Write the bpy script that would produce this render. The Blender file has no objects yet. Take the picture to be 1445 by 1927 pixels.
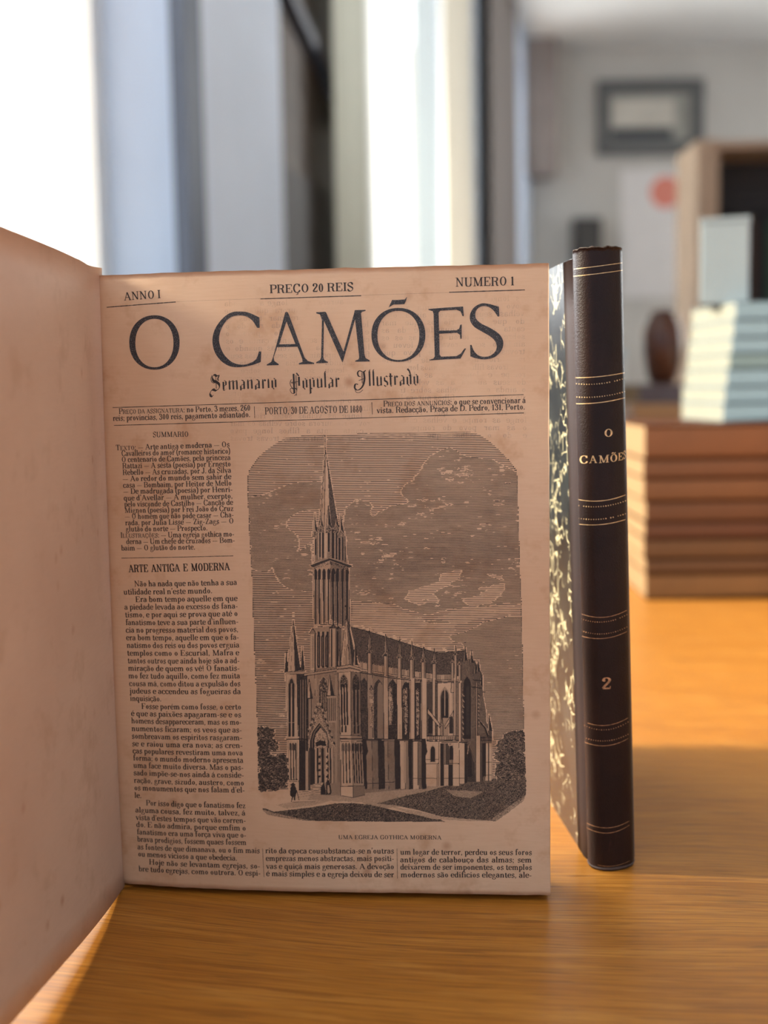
import bpy, math, random
import numpy as np
from mathutils import Matrix, Vector
from mathutils.geometry import tessellate_polygon

rng = np.random.default_rng(7)
random.seed(7)
SC = bpy.context.scene
COL = SC.collection

# ------------------------------------------------------------------ camera
PW, PH, FOC = 1445.0, 1927.0, 2300.0
PITCH, ROLL, EYE = 0.10083344, -0.01634456, 0.24733008
_f = np.array([0, math.cos(PITCH), -math.sin(PITCH)])
_r = np.array([1.0, 0, 0]); _u = np.cross(_r, _f)
CR = math.cos(ROLL) * _r + math.sin(ROLL) * _u
CU = -math.sin(ROLL) * _r + math.cos(ROLL) * _u
CF = _f
CO = np.array([0, 0, EYE])
cam_d = bpy.data.cameras.new('camera')
cam = bpy.data.objects.new('camera', cam_d); COL.objects.link(cam)
m = Matrix.Identity(4)
for i in range(3):
    m[i][0] = CR[i]; m[i][1] = CU[i]; m[i][2] = -CF[i]; m[i][3] = CO[i]
cam.matrix_world = m
cam_d.sensor_fit = 'HORIZONTAL'; cam_d.sensor_width = 36.0
cam_d.lens = FOC / PW * 36.0
cam_d.clip_start = 0.01; cam_d.clip_end = 200
cam_d.dof.use_dof = True
cam_d.dof.focus_distance = 0.573
cam_d.dof.aperture_fstop = 6.8
SC.camera = cam

# ------------------------------------------------------------------ world, sun, exposure
SUN_DIR = Vector((0.97, -0.065, -0.45))      # direction the light travels
SUN_STRENGTH = 8.1
SUN_COL = (1.0, 0.86, 0.64)
SKY_BRIGHT, ROOM_FILL = 8.0, 0.55
EXPOSURE = 0.68
wd = bpy.data.worlds.new('world'); SC.world = wd; wd.use_nodes = True
nt = wd.node_tree; nt.nodes.clear()
_tc = nt.nodes.new('ShaderNodeTexCoord'); _sx = nt.nodes.new('ShaderNodeSeparateXYZ')
nt.links.new(_tc.outputs['Generated'], _sx.inputs[0])
_mr = nt.nodes.new('ShaderNodeMapRange'); _mr.inputs[1].default_value = -0.08; _mr.inputs[2].default_value = 0.30
nt.links.new(_sx.outputs['Y'], _mr.inputs[0])
_mx = nt.nodes.new('ShaderNodeMix'); _mx.data_type = 'RGBA'
nt.links.new(_mr.outputs[0], _mx.inputs[0])
_mx.inputs[6].default_value = (0.82 * ROOM_FILL, 0.94 * ROOM_FILL, 1.12 * ROOM_FILL, 1)
_mx.inputs[7].default_value = (0.96 * SKY_BRIGHT, 0.99 * SKY_BRIGHT, 1.0 * SKY_BRIGHT, 1)
_bg = nt.nodes.new('ShaderNodeBackground'); nt.links.new(_mx.outputs[2], _bg.inputs[0])
_ow = nt.nodes.new('ShaderNodeOutputWorld'); nt.links.new(_bg.outputs[0], _ow.inputs[0])
sun_d = bpy.data.lights.new('sun', 'SUN'); sun_d.energy = SUN_STRENGTH; sun_d.color = SUN_COL; sun_d.angle = math.radians(14)
sun = bpy.data.objects.new('sun', sun_d); COL.objects.link(sun)
sun.location = (-4, .6, 2)
sun.rotation_euler = SUN_DIR.to_track_quat('-Z', 'Y').to_euler()
vs = SC.view_settings
vs.view_transform = 'Standard'; vs.look = 'None'; vs.gamma = 1; vs.use_curve_mapping = False
vs.exposure = EXPOSURE
SC.cycles.use_denoising = True

# ------------------------------------------------------------------ projection helpers (photo pixel <-> place)
def rays(px):
    px = np.asarray(px, float)
    return ((px[..., 0:1] - PW / 2) / FOC) * CR + ((PH / 2 - px[..., 1:2]) / FOC) * CU + CF
def at_z(px, z):
    d = rays(px); z = np.asarray(z, float)
    return CO + d * ((z - EYE) / d[..., 2])[..., None]
def project(P):
    d = np.asarray(P, float) - CO; w = d @ CF
    return np.stack([PW / 2 + FOC * (d @ CR) / w, PH / 2 - FOC * (d @ CU) / w], -1)

# ------------------------------------------------------------------ mesh helpers
def meshdata(name, V, F, smooth=False):
    me = bpy.data.meshes.new(name)
    V = np.asarray(V, np.float32)
    if isinstance(F, np.ndarray):
        k = F.shape[1]; n = len(F)
        me.vertices.add(len(V)); me.vertices.foreach_set('co', V.ravel())
        me.loops.add(n * k); me.loops.foreach_set('vertex_index', F.astype(np.int32).ravel())
        me.polygons.add(n)
        me.polygons.foreach_set('loop_start', np.arange(0, n * k, k, dtype=np.int32))
        me.polygons.foreach_set('loop_total', np.full(n, k, np.int32))
        me.update(calc_edges=True); me.validate()
    else:
        me.from_pydata([tuple(map(float, v)) for v in V], [], [tuple(map(int, f)) for f in F]); me.update()
    if smooth:
        me.polygons.foreach_set('use_smooth', np.ones(len(me.polygons), bool))
    return me
def wpos(o):
    p = np.zeros(3)
    while o is not None:
        p = p + np.array(o.location); o = o.parent
    return p
def obj(name, V, F, mat, parent=None, smooth=False, world=True, bevel=0.0, seg=2):
    V = np.asarray(V, float)
    if parent is not None and world: V = V - wpos(parent)
    me = meshdata(name, V, F, smooth)
    for mm in (mat if isinstance(mat, (list, tuple)) else [mat]): me.materials.append(mm)
    o = bpy.data.objects.new(name, me); COL.objects.link(o)
    if parent is not None: o.parent = parent
    if bevel:
        b = o.modifiers.new('bevel', 'BEVEL'); b.width = bevel; b.segments = seg; b.limit_method = 'ANGLE'
    return o
def thing(name, label, cat, loc=(0, 0, 0), rz=0.0, group=None):
    o = bpy.data.objects.new(name, None); COL.objects.link(o)
    o.location = loc; o.rotation_euler = (0, 0, rz); o.empty_display_size = 0.02
    return tag(o, label, cat, group)
def tag(o, label, cat, group=None):
    o['label'] = label; o['category'] = cat
    if group: o['group'] = group
    return o
def struct(o, label=None, cat=None):
    o['kind'] = 'structure'
    if label: o['label'] = label
    if cat: o['category'] = cat
    return o
BOXF = [(0, 3, 2, 1), (4, 5, 6, 7), (0, 1, 5, 4), (1, 2, 6, 5), (2, 3, 7, 6), (3, 0, 4, 7)]
def boxv(x0, x1, y0, y1, z0, z1):
    return [(x0, y0, z0), (x1, y0, z0), (x1, y1, z0), (x0, y1, z0), (x0, y0, z1), (x1, y0, z1), (x1, y1, z1), (x0, y1, z1)]
class MB:
    def __init__(s): s.V = []; s.F = []
    def add(s, V, F):
        n = len(s.V); s.V += [tuple(v) for v in V]; s.F += [tuple(i + n for i in f) for f in F]; return s
    def box(s, *a): return s.add(boxv(*a), BOXF)
    def grid(s, P):                      # P[i][j] points
        P = np.asarray(P); a, b = P.shape[:2]; n = len(s.V)
        s.V += [tuple(p) for p in P.reshape(-1, 3)]
        s.F += [(n + i * b + j, n + i * b + j + 1, n + (i + 1) * b + j + 1, n + (i + 1) * b + j) for i in range(a - 1) for j in range(b - 1)]
        return s
    def slab(s, A, B):                   # closed shell between two grids of points
        A = np.asarray(A); B = np.asarray(B); a, b = A.shape[:2]; n = len(s.V)
        s.V += [tuple(p) for p in A.reshape(-1, 3)] + [tuple(p) for p in B.reshape(-1, 3)]
        N = a * b; I = lambda k, i, j: n + k * N + i * b + j
        for i in range(a - 1):
            for j in range(b - 1):
                s.F.append((I(0, i, j), I(0, i, j + 1), I(0, i + 1, j + 1), I(0, i + 1, j)))
                s.F.append((I(1, i, j), I(1, i + 1, j), I(1, i + 1, j + 1), I(1, i, j + 1)))
        for i in range(a - 1):
            for j in (0, b - 1): s.F.append((I(0, i, j), I(0, i + 1, j), I(1, i + 1, j), I(1, i, j)))
        for j in range(b - 1):
            for i in (0, a - 1): s.F.append((I(0, i, j), I(1, i, j), I(1, i, j + 1), I(0, i, j + 1)))
        return s
    def tube(s, pts, r, n=10):
        pts = np.asarray(pts, float); R = np.broadcast_to(np.asarray(r, float), (len(pts),)); rings = []
        for i, p in enumerate(pts):
            t = pts[min(i + 1, len(pts) - 1)] - pts[max(i - 1, 0)]; t /= np.linalg.norm(t)
            a = np.cross(t, (0, 0, 1)) if abs(t[2]) < .9 else np.cross(t, (1, 0, 0)); a /= np.linalg.norm(a); b = np.cross(t, a)
            rings.append([p + R[i] * (math.cos(k * 2 * math.pi / n) * a + math.sin(k * 2 * math.pi / n) * b) for k in range(n + 1)])
        s.grid(rings); return s
    def build(s, name, mat, parent=None, smooth=False, world=True, bevel=0.0, seg=2):
        return obj(name, np.array(s.V), s.F, mat, parent, smooth, world, bevel, seg)

# ------------------------------------------------------------------ material helpers
class Mat:
    def __init__(s, name, base=(.8, .8, .8), rough=.5, **kw):
        s.m = bpy.data.materials.new(name); s.m.use_nodes = True; s.t = s.m.node_tree
        s.b = s.t.nodes['Principled BSDF']
        s.b.inputs['Base Color'].default_value = (*base, 1); s.b.inputs['Roughness'].default_value = rough
        for k, v in kw.items(): s.b.inputs[k].default_value = v
    def n(s, typ, **inp):
        nd = s.t.nodes.new('ShaderNode' + typ)
        for k, v in inp.items():
            if k[0] == '_': setattr(nd, k[1:], v); continue
            key = int(k[1:]) if k[0] == 'i' and k[1:].isdigit() else k.replace('_', ' ')
            if hasattr(v, 'is_linked') or isinstance(v, bpy.types.NodeSocket): s.t.links.new(v, nd.inputs[key])
            else: nd.inputs[key].default_value = v
        return nd
    def coords(s, scale=(1, 1, 1), rot=(0, 0, 0), loc=(0, 0, 0)):
        tc = s.n('TexCoord'); mp = s.n('Mapping'); s.t.links.new(tc.outputs['Object'], mp.inputs[0])
        mp.inputs['Scale'].default_value = scale; mp.inputs['Rotation'].default_value = rot; mp.inputs['Location'].default_value = loc
        return mp.outputs[0]
    def noise(s, vec, scale=5, detail=4, rough=.55, dist=0):
        return s.n('TexNoise', Vector=vec, Scale=scale, Detail=detail, Roughness=rough, Distortion=dist).outputs['Fac']
    def ramp(s, fac, stops):
        r = s.n('ValToRGB', Fac=fac); e = r.color_ramp.elements
        while len(e) < len(stops): e.new(.5)
        for k, (p, c) in enumerate(stops):
            e[k].position = p; e[k].color = (*c, 1) if len(c) == 3 else c
        return r.outputs['Color']
    def mix(s, fac, a, b, mode='MIX'):
        x = s.n('Mix'); x.data_type = 'RGBA'; x.blend_type = mode
        for v, i in ((fac, 0), (a, 6), (b, 7)):
            if isinstance(v, bpy.types.NodeSocket): s.t.links.new(v, x.inputs[i])
            else: x.inputs[i].default_value = v if i == 0 else (*v, 1)
        return x.outputs[2]
    def math(s, op, a, b=0.0):
        x = s.n('Math'); x.operation = op
        for v, i in ((a, 0), (b, 1)):
            if isinstance(v, bpy.types.NodeSocket): s.t.links.new(v, x.inputs[i])
            else: x.inputs[i].default_value = v
        return x.outputs[0]
    def color(s, sock): s.t.links.new(sock, s.b.inputs['Base Color']); return s
    def rough(s, sock): s.t.links.new(sock, s.b.inputs['Roughness']); return s
    def bump(s, h, strength=.3, dist=.001):
        b = s.n('Bump', Height=h, Strength=strength, Distance=dist); s.t.links.new(b.outputs[0], s.b.inputs['Normal']); return s

def plain(name, c, rough=.6, var=.08, scale=6, **kw):
    M = Mat(name, c, rough, **kw)
    f = M.noise(M.coords(), scale, 4)
    lo = tuple(max(0, v * (1 - var)) for v in c); hi = tuple(min(1, v * (1 + var)) for v in c)
    M.color(M.ramp(f, [(.3, lo), (.7, hi)])); return M.m

# wood of the table: pale oak veneer, grain running along x with a slow drift
def oak():
    M = Mat('oak_veneer', rough=.38); M.b.inputs['Specular IOR Level'].default_value = .28
    tc = M.n('TexCoord').outputs['Object']
    drift = M.n('TexNoise', Vector=tc, Scale=3.2, Detail=1.5, Roughness=.4).outputs['Fac']
    sx = M.n('SeparateXYZ', Vector=tc)
    v = M.math('ADD', sx.outputs[1], M.math('MULTIPLY', sx.outputs[0], .19))
    v = M.math('ADD', v, M.math('MULTIPLY', drift, .085))
    wv = M.n('CombineXYZ', X=sx.outputs[0], Y=v, Z=0.0).outputs[0]
    def st(sc_x, sc_y, detail=3, rough=.6, dist=0):
        mp = M.n('Mapping', Vector=wv); mp.inputs['Scale'].default_value = (sc_x, sc_y, 1)
        return M.n('TexNoise', Vector=mp.outputs[0], Scale=1.0, Detail=detail, Roughness=rough, Distortion=dist).outputs['Fac']
    broad = st(1.6, 34, 3)
    fine = st(9, 420, 3, .7)
    pores = st(30, 1000, 2, .5)
    flecks = st(14, 130, 3, .65)
    c = M.ramp(broad, [(.25, (.39, .150, .020)), (.5, (.455, .185, .027)), (.75, (.52, .225, .038))])
    c = M.mix(M.ramp(fine, [(.38, (1, 1, 1)), (.56, (0, 0, 0))]), c, (.325, .118, .016))
    c = M.mix(M.math('MULTIPLY', M.ramp(flecks, [(.52, (0, 0, 0)), (.68, (1, 1, 1))]), .45), c, (.60, .285, .058))
    pm = M.math('MULTIPLY', M.ramp(pores, [(.565, (0, 0, 0)), (.635, (1, 1, 1))]), .60)
    c = M.mix(pm, c, (.20, .075, .016))
    M.color(c)
    M.rough(M.ramp(fine, [(.3, (.30, .30, .30)), (.7, (.44, .44, .44))]))
    M.bump(M.math('SUBTRACT', fine, pores), .12, .0004)
    return M.m

def paper(name, base, blotch, spot=True, deep=None, seed=0.0, edge=None):
    M = Mat(name, rough=.62)
    c0 = M.coords(loc=(seed, seed * .7, 0))
    big = M.noise(c0, 11, 5, .6)
    c = M.ramp(big, [(.30, blotch), (.62, base)])
    fib = M.noise(M.coords((90, 90, 900)), 1, 3)
    c = M.mix(M.math('MULTIPLY', M.ramp(fib, [(.35, (1, 1, 1)), (.6, (0, 0, 0))]), .10), c, deep or blotch)
    med = M.noise(c0, 48, 4, .65)
    c = M.mix(M.math('MULTIPLY', M.ramp(med, [(.54, (0, 0, 0)), (.70, (1, 1, 1))]), .55), c, deep or blotch)
    if spot:
        vo = M.n('TexVoronoi', Vector=M.coords(loc=(seed + .3, 0, 0)), Scale=52.0).outputs['Distance']
        gate = M.noise(c0, 19, 2)
        s = M.math('MULTIPLY', M.ramp(vo, [(.04, (1, 1, 1)), (.17, (0, 0, 0))]), M.ramp(gate, [(.5, (0, 0, 0)), (.62, (1, 1, 1))]))
        c = M.mix(M.math('MULTIPLY', s, .6), c, (.36, .17, .085))
    M.color(c)
    M.bump(M.noise(M.coords(), 420, 4, .7), .18, .0003)
    return M.m

def leather(name, a, b, rough=.42, scale=1.0):
    M = Mat(name, rough=rough)
    c0 = M.coords()
    c = M.ramp(M.noise(c0, 22 * scale, 5, .65), [(.3, a), (.7, b)])
    worn = M.noise(M.coords((260, 260, 40)), 1, 4, .7)
    c = M.mix(M.math('MULTIPLY', M.ramp(worn, [(.66, (0, 0, 0)), (.78, (1, 1, 1))]), .35), c, tuple(min(1, v * 4) for v in b))
    M.color(c)
    M.b.inputs['Specular IOR Level'].default_value = .22
    vo = M.n('TexVoronoi', Vector=M.coords((1, 1, .75)), Scale=1500.0 * scale).outputs['Distance']
    h = M.math('ADD', vo, M.math('MULTIPLY', M.noise(c0, 1300 * scale, 3), .6))
    M.bump(h, .26, .0003)
    return M.m

def marbled():
    M = Mat('marbled_paper', rough=.24)
    M.b.inputs['Specular IOR Level'].default_value = .6
    w = M.n('TexNoise', Vector=M.coords((1, 1, .8)), Scale=70.0, Detail=3.0).outputs['Color']
    add = M.n('VectorMath', _operation='MULTIPLY_ADD', i0=w, i1=(.018, .018, .018), i2=M.coords((1, .8, .95)))
    e = M.n('TexVoronoi', _feature='DISTANCE_TO_EDGE', Vector=add.outputs[0], Scale=118.0).outputs['Distance']
    gate = M.noise(M.coords((1, .6, .7)), 75, 3)
    vein = M.math('MULTIPLY', M.ramp(e, [(.012, (1, 1, 1)), (.055, (0, 0, 0))]), M.ramp(gate, [(.46, (0, 0, 0)), (.55, (1, 1, 1))]))
    c = M.mix(vein, M.ramp(M.noise(M.coords(), 30, 4), [(.4, (.008, .009, .011)), (.7, (.03, .034, .034))]), (.72, .64, .40))
    M.color(c); M.bump(M.noise(M.coords(), 160, 2), .10, .0006)
    return M.m

MAT = dict(
    oak=oak(),
    page=paper('aged_page', (.67, .465, .315), (.585, .375, .235), True, (.46, .25, .13)),
    leaves=plain('page_edges', (.60, .46, .33), .8, .2, 300),
    endpaper=paper('endpaper', (.60, .435, .335), (.54, .375, .285), True, (.44, .285, .195), 3.0),
    leather=leather('dark_leather', (.011, .0045, .004), (.021, .0085, .007)),
    cap=plain('worn_leather_edge', (.055, .036, .026), .8, .9, 600),
    marble=marbled(),
    gold=plain('gold_tooling', (.70, .47, .24), .42, .4, 500, Metallic=.45),
    gold_dull=plain('dull_gold', (.46, .24, .12), .5, .5, 700, Metallic=.3),
    plaster=plain('white_plaster', (.76, .80, .90), .8, .04, 3),
    bluewall=plain('blue_grey_plaster', (.62, .71, .84), .8, .04, 3),
    ceilpaint=plain('ceiling_paint', (.66, .66, .64), .85, .04, 2),
    backpaint=plain('warm_grey_paint', (.60, .57, .52), .85, .05, 2),
    floorwood=plain('floor_boards', (.34, .22, .13), .5, .2, 5),
)
# ------------------------------------------------------------------ room shell
WD = np.array([0.2305, 0.9731]); WN = np.array([0.9731, -0.2305]); WP = np.array([-0.966, 0.0])
def wl(t, d, z):          # along the left wall, out from its room face (d > 0 into the room), height
    p = WP + WD * t + WN * d
    return (p[0], p[1], z)
def wbox(mb, t0, t1, d0, d1, z0, z1):
    return mb.add([wl(t0, d0, z0), wl(t1, d0, z0), wl(t1, d1, z0), wl(t0, d1, z0), wl(t0, d0, z1), wl(t1, d0, z1), wl(t1, d1, z1), wl(t0, d1, z1)], BOXF)
FL, CE = -0.75, 2.47
HEAD, SILL, THK = 2.32, 0.33, 0.27
WINS = [(-1.6, 2.61), (3.17, 6.23), (7.44, 8.22)]
mb = MB(); prev = -2.2
for a, b in WINS + [(8.62, 8.62)]:
    wbox(mb, prev, a, -THK, 0, FL, CE)
    if b > a:
        wbox(mb, a, b, -THK, 0, FL, SILL); wbox(mb, a, b, -THK, 0, HEAD, CE)
    prev = b
struct(mb.build('wall_left', MAT['bluewall']))
struct(MB().box(0.2, 4.6, 8.35, 8.55, FL, CE).build('wall_back', MAT['backpaint']))
struct(MB().box(3.6, 3.8, -1.5, 4.6, FL, CE).box(3.6, 3.8, 4.6, 8.35, FL, .3).box(3.6, 3.8, 4.6, 8.35, 2.3, CE).box(3.6, 3.8, 6.3, 6.5, .3, 2.3).build('wall_right', MAT['backpaint']))  # unseen openings added beyond the solid part, so sky brightens the back wall
struct(MB().box(-2.2, 4.6, -2.5, 8.6, CE, CE + .1).build('ceiling', MAT['ceilpaint']))
struct(MB().box(-2.2, 4.6, -2.5, 8.6, FL - .1, FL).build('floor', MAT['floorwood']))
struct(MB().box(0.95, 3.6, 8.33, 8.35, FL, FL + .12).build('baseboard_back', MAT['plaster']))

def glass():
    M = Mat('window_glass'); t = M.t
    tr = t.nodes.new('ShaderNodeBsdfTransparent'); gl = t.nodes.new('ShaderNodeBsdfGlossy'); gl.inputs['Roughness'].default_value = .02
    mx = t.nodes.new('ShaderNodeMixShader'); mx.inputs[0].default_value = .05; t.links.new(tr.outputs[0], mx.inputs[1]); t.links.new(gl.outputs[0], mx.inputs[2])
    t.links.new(mx.outputs[0], t.nodes['Material Output'].inputs[0]); return M.m
GLASS = glass()
FRAME_BLUE = plain('blue_grey_frame', (.16, .21, .29), .5, .1)
FRAME_WHITE = plain('white_frame', (.78, .79, .78), .5, .04)
for k, (a, b) in enumerate(WINS):
    fm = FRAME_WHITE
    mb = MB(); w = .055
    d0, d1 = -.26, -.20
    for t0, t1 in ((a, a + w), (b - w, b)): wbox(mb, t0, t1, d0, d1, SILL, HEAD)
    for z0, z1 in ((SILL, SILL + w), (HEAD - w, HEAD)): wbox(mb, a + w, b - w, d0, d1, z0, z1)
    if k == 0: wbox(mb, 0.05, 0.10, d0, d1, SILL + w, HEAD - w)
    fr = struct(mb.build('window_%d' % (k + 1), fm))
    g = MB(); wbox(g, a + w, b - w, -.232, -.228, SILL + w, HEAD - w); g.build('glass_pane', GLASS, fr)
# blue-grey corner trim on the far jamb of the big window
mb = MB(); wbox(mb, 2.525, 2.615, -.02, .012, SILL, HEAD)
struct(mb.build('trim_1', plain('blue_trim', (.055, .075, .12), .5, .08)))
mb = MB(); wbox(mb, -1.7, 2.6, -.2, .03, SILL - .03, SILL)
struct(mb.build('trim_2', FRAME_WHITE))

mb = MB(); wbox(mb, -1.7, 2.6, 0, .02, FL, SILL - .04)
struct(mb.build('trim_4', plain('dark_reflection_panel', (.05, .04, .034), .6, .2)))  # unseen dark panel added below the sill to darken the marbled board's reflection
# dark shutter leaf and drapes at the second window
SH = thing('window_shutter', 'dark brown wooden shutter leaf with slanted dark brace, behind the pale curtains', 'shutter', wl(3.45, -.12, SILL))
SHM = plain('dark_shutter_wood', (.085, .062, .048), .6, .25, 9)
mb = MB(); wbox(mb, 3.19, 4.3, -.14, -.10, SILL + .01, HEAD - .01); mb.build('panel', SHM, SH)
mb = MB(); wbox(mb, 3.22, 4.25, -.10, -.09, SILL + .05, .85); mb.build('lower_panel', plain('dark_lower_panel', (.035, .026, .022), .6, .3), SH)
mb = MB()
A_, B_ = np.array(wl(3.2, -.088, 1.42)), np.array(wl(4.12, -.088, 1.10))
mb.tube([A_, B_], .03, 8); mb.build('brace', plain('dark_blue_strap', (.025, .028, .05), .5), SH)

def drape(t0, t1, d, z0, z1, folds, amp, c, name, label, trans=.25):
    M = Mat('fabric_' + name, c, .85)
    n = M.noise(M.coords((30, 30, 3)), 1, 3)
    M.color(M.ramp(n, [(.3, tuple(v * .95 for v in c)), (.7, tuple(min(1, v * 1.04) for v in c))]))
    M.b.inputs['Transmission Weight'].default_value = 0
    tl = M.t.nodes.new('ShaderNodeBsdfTranslucent'); tl.inputs[0].default_value = (*c, 1)
    mx = M.t.nodes.new('ShaderNodeMixShader'); mx.inputs[0].default_value = trans
    M.t.links.new(M.b.outputs[0], mx.inputs[1]); M.t.links.new(tl.outputs[0], mx.inputs[2]); M.t.links.new(mx.outputs[0], M.t.nodes['Material Output'].inputs[0])
    T = np.linspace(t0, t1, folds * 14 + 1); Z = np.linspace(z0, z1, 14)
    ph = rng.uniform(0, 6); A = []; B = []
    for z in Z:
        a = amp * (1 - .35 * (z - z0) / (z1 - z0))
        off = a * np.sin((T - t0) / (t1 - t0) * folds * 2 * math.pi + ph) + .25 * a * np.sin((T - t0) / (t1 - t0) * folds * 5.1 + z)
        A.append([wl(t, d + o, z) for t, o in zip(T, off)]); B.append([wl(t, d + o - .004, z) for t, o in zip(T, off)])
    r = thing('curtain', label, 'curtain', wl((t0 + t1) / 2, d, z0), 0, 'drapes along the window wall')
    MB().slab(A, B).build('fabric', M.m, r, True)
    h = MB(); wbox(h, t0, t1, d - .02, d + .02, z1, z1 + .03); h.build('heading', M.m, r)
    return r
ZB = -.6
drape(3.76, 4.15, -.02, ZB, HEAD - .05, 2, .018, (.74, .76, .66), 'sage', 'pale sage green curtain, nearest to the dark shutter leaf')
drape(4.16, 4.98, -.05, ZB, HEAD - .05, 3, .022, (.90, .91, .90), 'white', 'white curtain, the brightest of the drapes at the second window', .5)
drape(4.99, 5.42, -.03, ZB, HEAD - .05, 2, .018, (.66, .71, .72), 'grey_blue', 'pale blue grey curtain between the white one and the beige one')
drape(5.43, 6.24, -.02, ZB, HEAD - .05, 3, .02, (.70, .66, .57), 'beige', 'pale beige curtain at the far end of the second window')
drape(6.30, 7.40, .05, ZB, HEAD + .05, 4, .02, (.20, .17, .155), 'taupe', 'dull taupe drape added for the shade on the pier before the farthest window', .05)  # dark cloth colour stands in for shade on the backlit pier

# ------------------------------------------------------------------ table
T = thing('table', 'long pale oak veneer table carrying the old books', 'table', (0.55, 0.9, FL))
TX0, TX1, TY0, TY1 = -.50, 1.7, -.25, 1.95
top = MB().box(TX0, TX1, TY0, TY1, -.034, 0).build('tabletop', MAT['oak'], T, bevel=.003)
LEGM = plain('table_leg_oak', (.45, .23, .07), .5, .15)
for x in (TX0 + .08, TX1 - .14):
    for y in (TY0 + .08, TY1 - .14):
        MB().box(x, x + .06, y, y + .06, FL, -.034).build('leg', LEGM, T, bevel=.003)
MB().box(TX0 + .1, TX1 - .1, TY0 + .1, TY1 - .1, -.10, -.034).build('apron', LEGM, T)
# ------------------------------------------------------------------ things in the room behind
def flat_book(name, label, group, loc, rz, w, d, h, cover, leafc, rnd=.0):
    """closed book lying flat: spine along its front (local -y), fore-edge at +y"""
    r = thing(name, label, 'book', loc, rz, group)
    ct = min(.0014, h * .06)
    b = MB(); b.box(0, w, .002, d, 0, ct); b.box(0, w, .002, d, h - ct, h)
    b.build('cover_boards', cover, r, world=False, bevel=.0008)
    # rounded spine
    n = 9; A = []; B = []
    for x in (0, w):
        A.append([(x, .004 - .0010 * math.sin(math.pi * k / n) ** .35, h * k / n) for k in range(n + 1)])
        B.append([(x, .007 - .0010 * math.sin(math.pi * k / n) ** .35, min(max(h * k / n, ct), h - ct)) for k in range(n + 1)])
    MB().slab(A, B).build('spine', cover, r, True, world=False)
    MB().box(.0008, w - .0008, .005, d - .003, ct, h - ct).build('page_block', leafc, r, world=False)
    return r
LEAF = plain('cream_page_edges', (.24, .155, .072), .85, .15, 200)
LEAFW = plain('white_page_edges', (.21, .215, .175), .85, .1, 200)
def colr(n, c, v=.12): return plain(n, c, .6, v, 14, **{'Specular IOR Level': .15})
C0 = at_z((1214, 1130), 0.0)
bands = [(1130, 1080, (.36, .25, .13)), (1080, 1052, (.215, .125, .055)), (1052, 1014, (.24, .145, .062)), (1014, 983, (.21, .09, .038)),
         (983, 943, (.25, .125, .056)), (943, 900, (.33, .18, .085)), (900, 864, (.29, .145, .066)), (864, 801, (.36, .18, .08))]
dz = 0.0; hs = []
descr = ['greyish tan cloth book at the very bottom of the brown stack', 'dull umber book second from the bottom of the brown stack',
         'olive brown book third from the bottom of the brown stack', 'thin dark reddish brown book fourth from the bottom of the brown stack',
         'chestnut brown book in the middle of the brown stack', 'lighter tan brown book above the chestnut one in the brown stack',
         'russet brown book just under the topmost of the brown stack', 'thick orange brown book, topmost of the brown stack']
ztot = 0.2005
for k, (yb, yt, c) in enumerate(bands):
    h = (yb - yt) / (1130 - 801) * ztot
    jx, jy = rng.uniform(-.002, .002), rng.uniform(-.0012, .0012)
    flat_book('book', descr[k], 'brown books stacked on the table', (C0[0] + jx, C0[1] + jy, dz), math.radians(-2 + rng.uniform(-.5, .5)), .40, .30, h - .0004, colr('brown_cover_%d' % k, tuple(v * q for v, q in zip(c, (.20, .115, .055)))), LEAF)
    dz += h
STZ = dz
# pale blue books on top of the brown stack
px = at_z((1326, 790), STZ)
P1 = np.array([.408, C0[1] + .075])
z = STZ; nb = 7
lab = ['lowest pale blue book, resting on the brown stack', 'pale blue book second from the bottom of the blue pile', 'pale blue book third from the bottom of the blue pile',
       'slightly darker blue grey book in the middle of the blue pile', 'pale blue book above the darker middle one of the blue pile', 'pale blue book just under the topmost of the blue pile', 'topmost pale blue book with a grey carton on it']
for k in range(nb):
    h = [.022, .020, .021, .018, .019, .021, .022][k]
    c = (.125, .18, .225) if k != 3 else (.095, .135, .15)
    flat_book('book', lab[k], 'pale blue books on the brown stack', (P1[0] + .0022 * k + rng.uniform(-.0006, .0006), P1[1] + rng.uniform(-.0006, .0006), z), math.radians(4 + rng.uniform(-.3, .3)), .24, .17, h - .0003, colr('blue_cover_%d' % k, c, .05), LEAFW)
    z += h
BZ = z
CB = thing('carton', 'light grey carton standing upright on the pale blue books', 'box', (P1[0] + .018, P1[1] + .07, BZ), math.radians(-17))
GC = colr('grey_card', (.30, .36, .39), .04)
MB().box(-.029, .029, -.02, .02, 0, .098).build('body', GC, CB, world=False, bevel=.0015)
MB().box(-.030, .030, -.021, .021, .098, .104).build('lid', GC, CB, world=False, bevel=.001)

# sideboard farther back with things on it
SB = thing('sideboard', 'low brown sideboard standing behind the table by the far wall', 'sideboard', (1.0, 2.75, FL))
SBM = plain('sideboard_wood', (.42, .22, .09), .45, .15, 8)
SZ = .205
MB().box(.52, 2.3, 2.55, 3.0, SZ - .03, SZ).build('worktop', SBM, SB, bevel=.003)
MB().box(.55, 2.27, 2.58, 2.98, FL + .06, SZ - .03).build('body', SBM, SB, bevel=.003)
for x in (.58, 1.16, 1.74):
    d_ = MB().box(x, x + .52, 2.56, 2.58, FL + .1, SZ - .05).build('door', SBM, SB, bevel=.003)
    MB().box(x + .24, x + .28, 2.545, 2.56, -.2, -.12).build('handle', plain('steel', (.5, .5, .5), .3), d_)
def at_d(px, y):
    d = rays(px); return CO + d * (y / d[1])
q0 = at_d((1192, 742), 2.68); q1 = at_d((1272, 700), 2.68)
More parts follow.
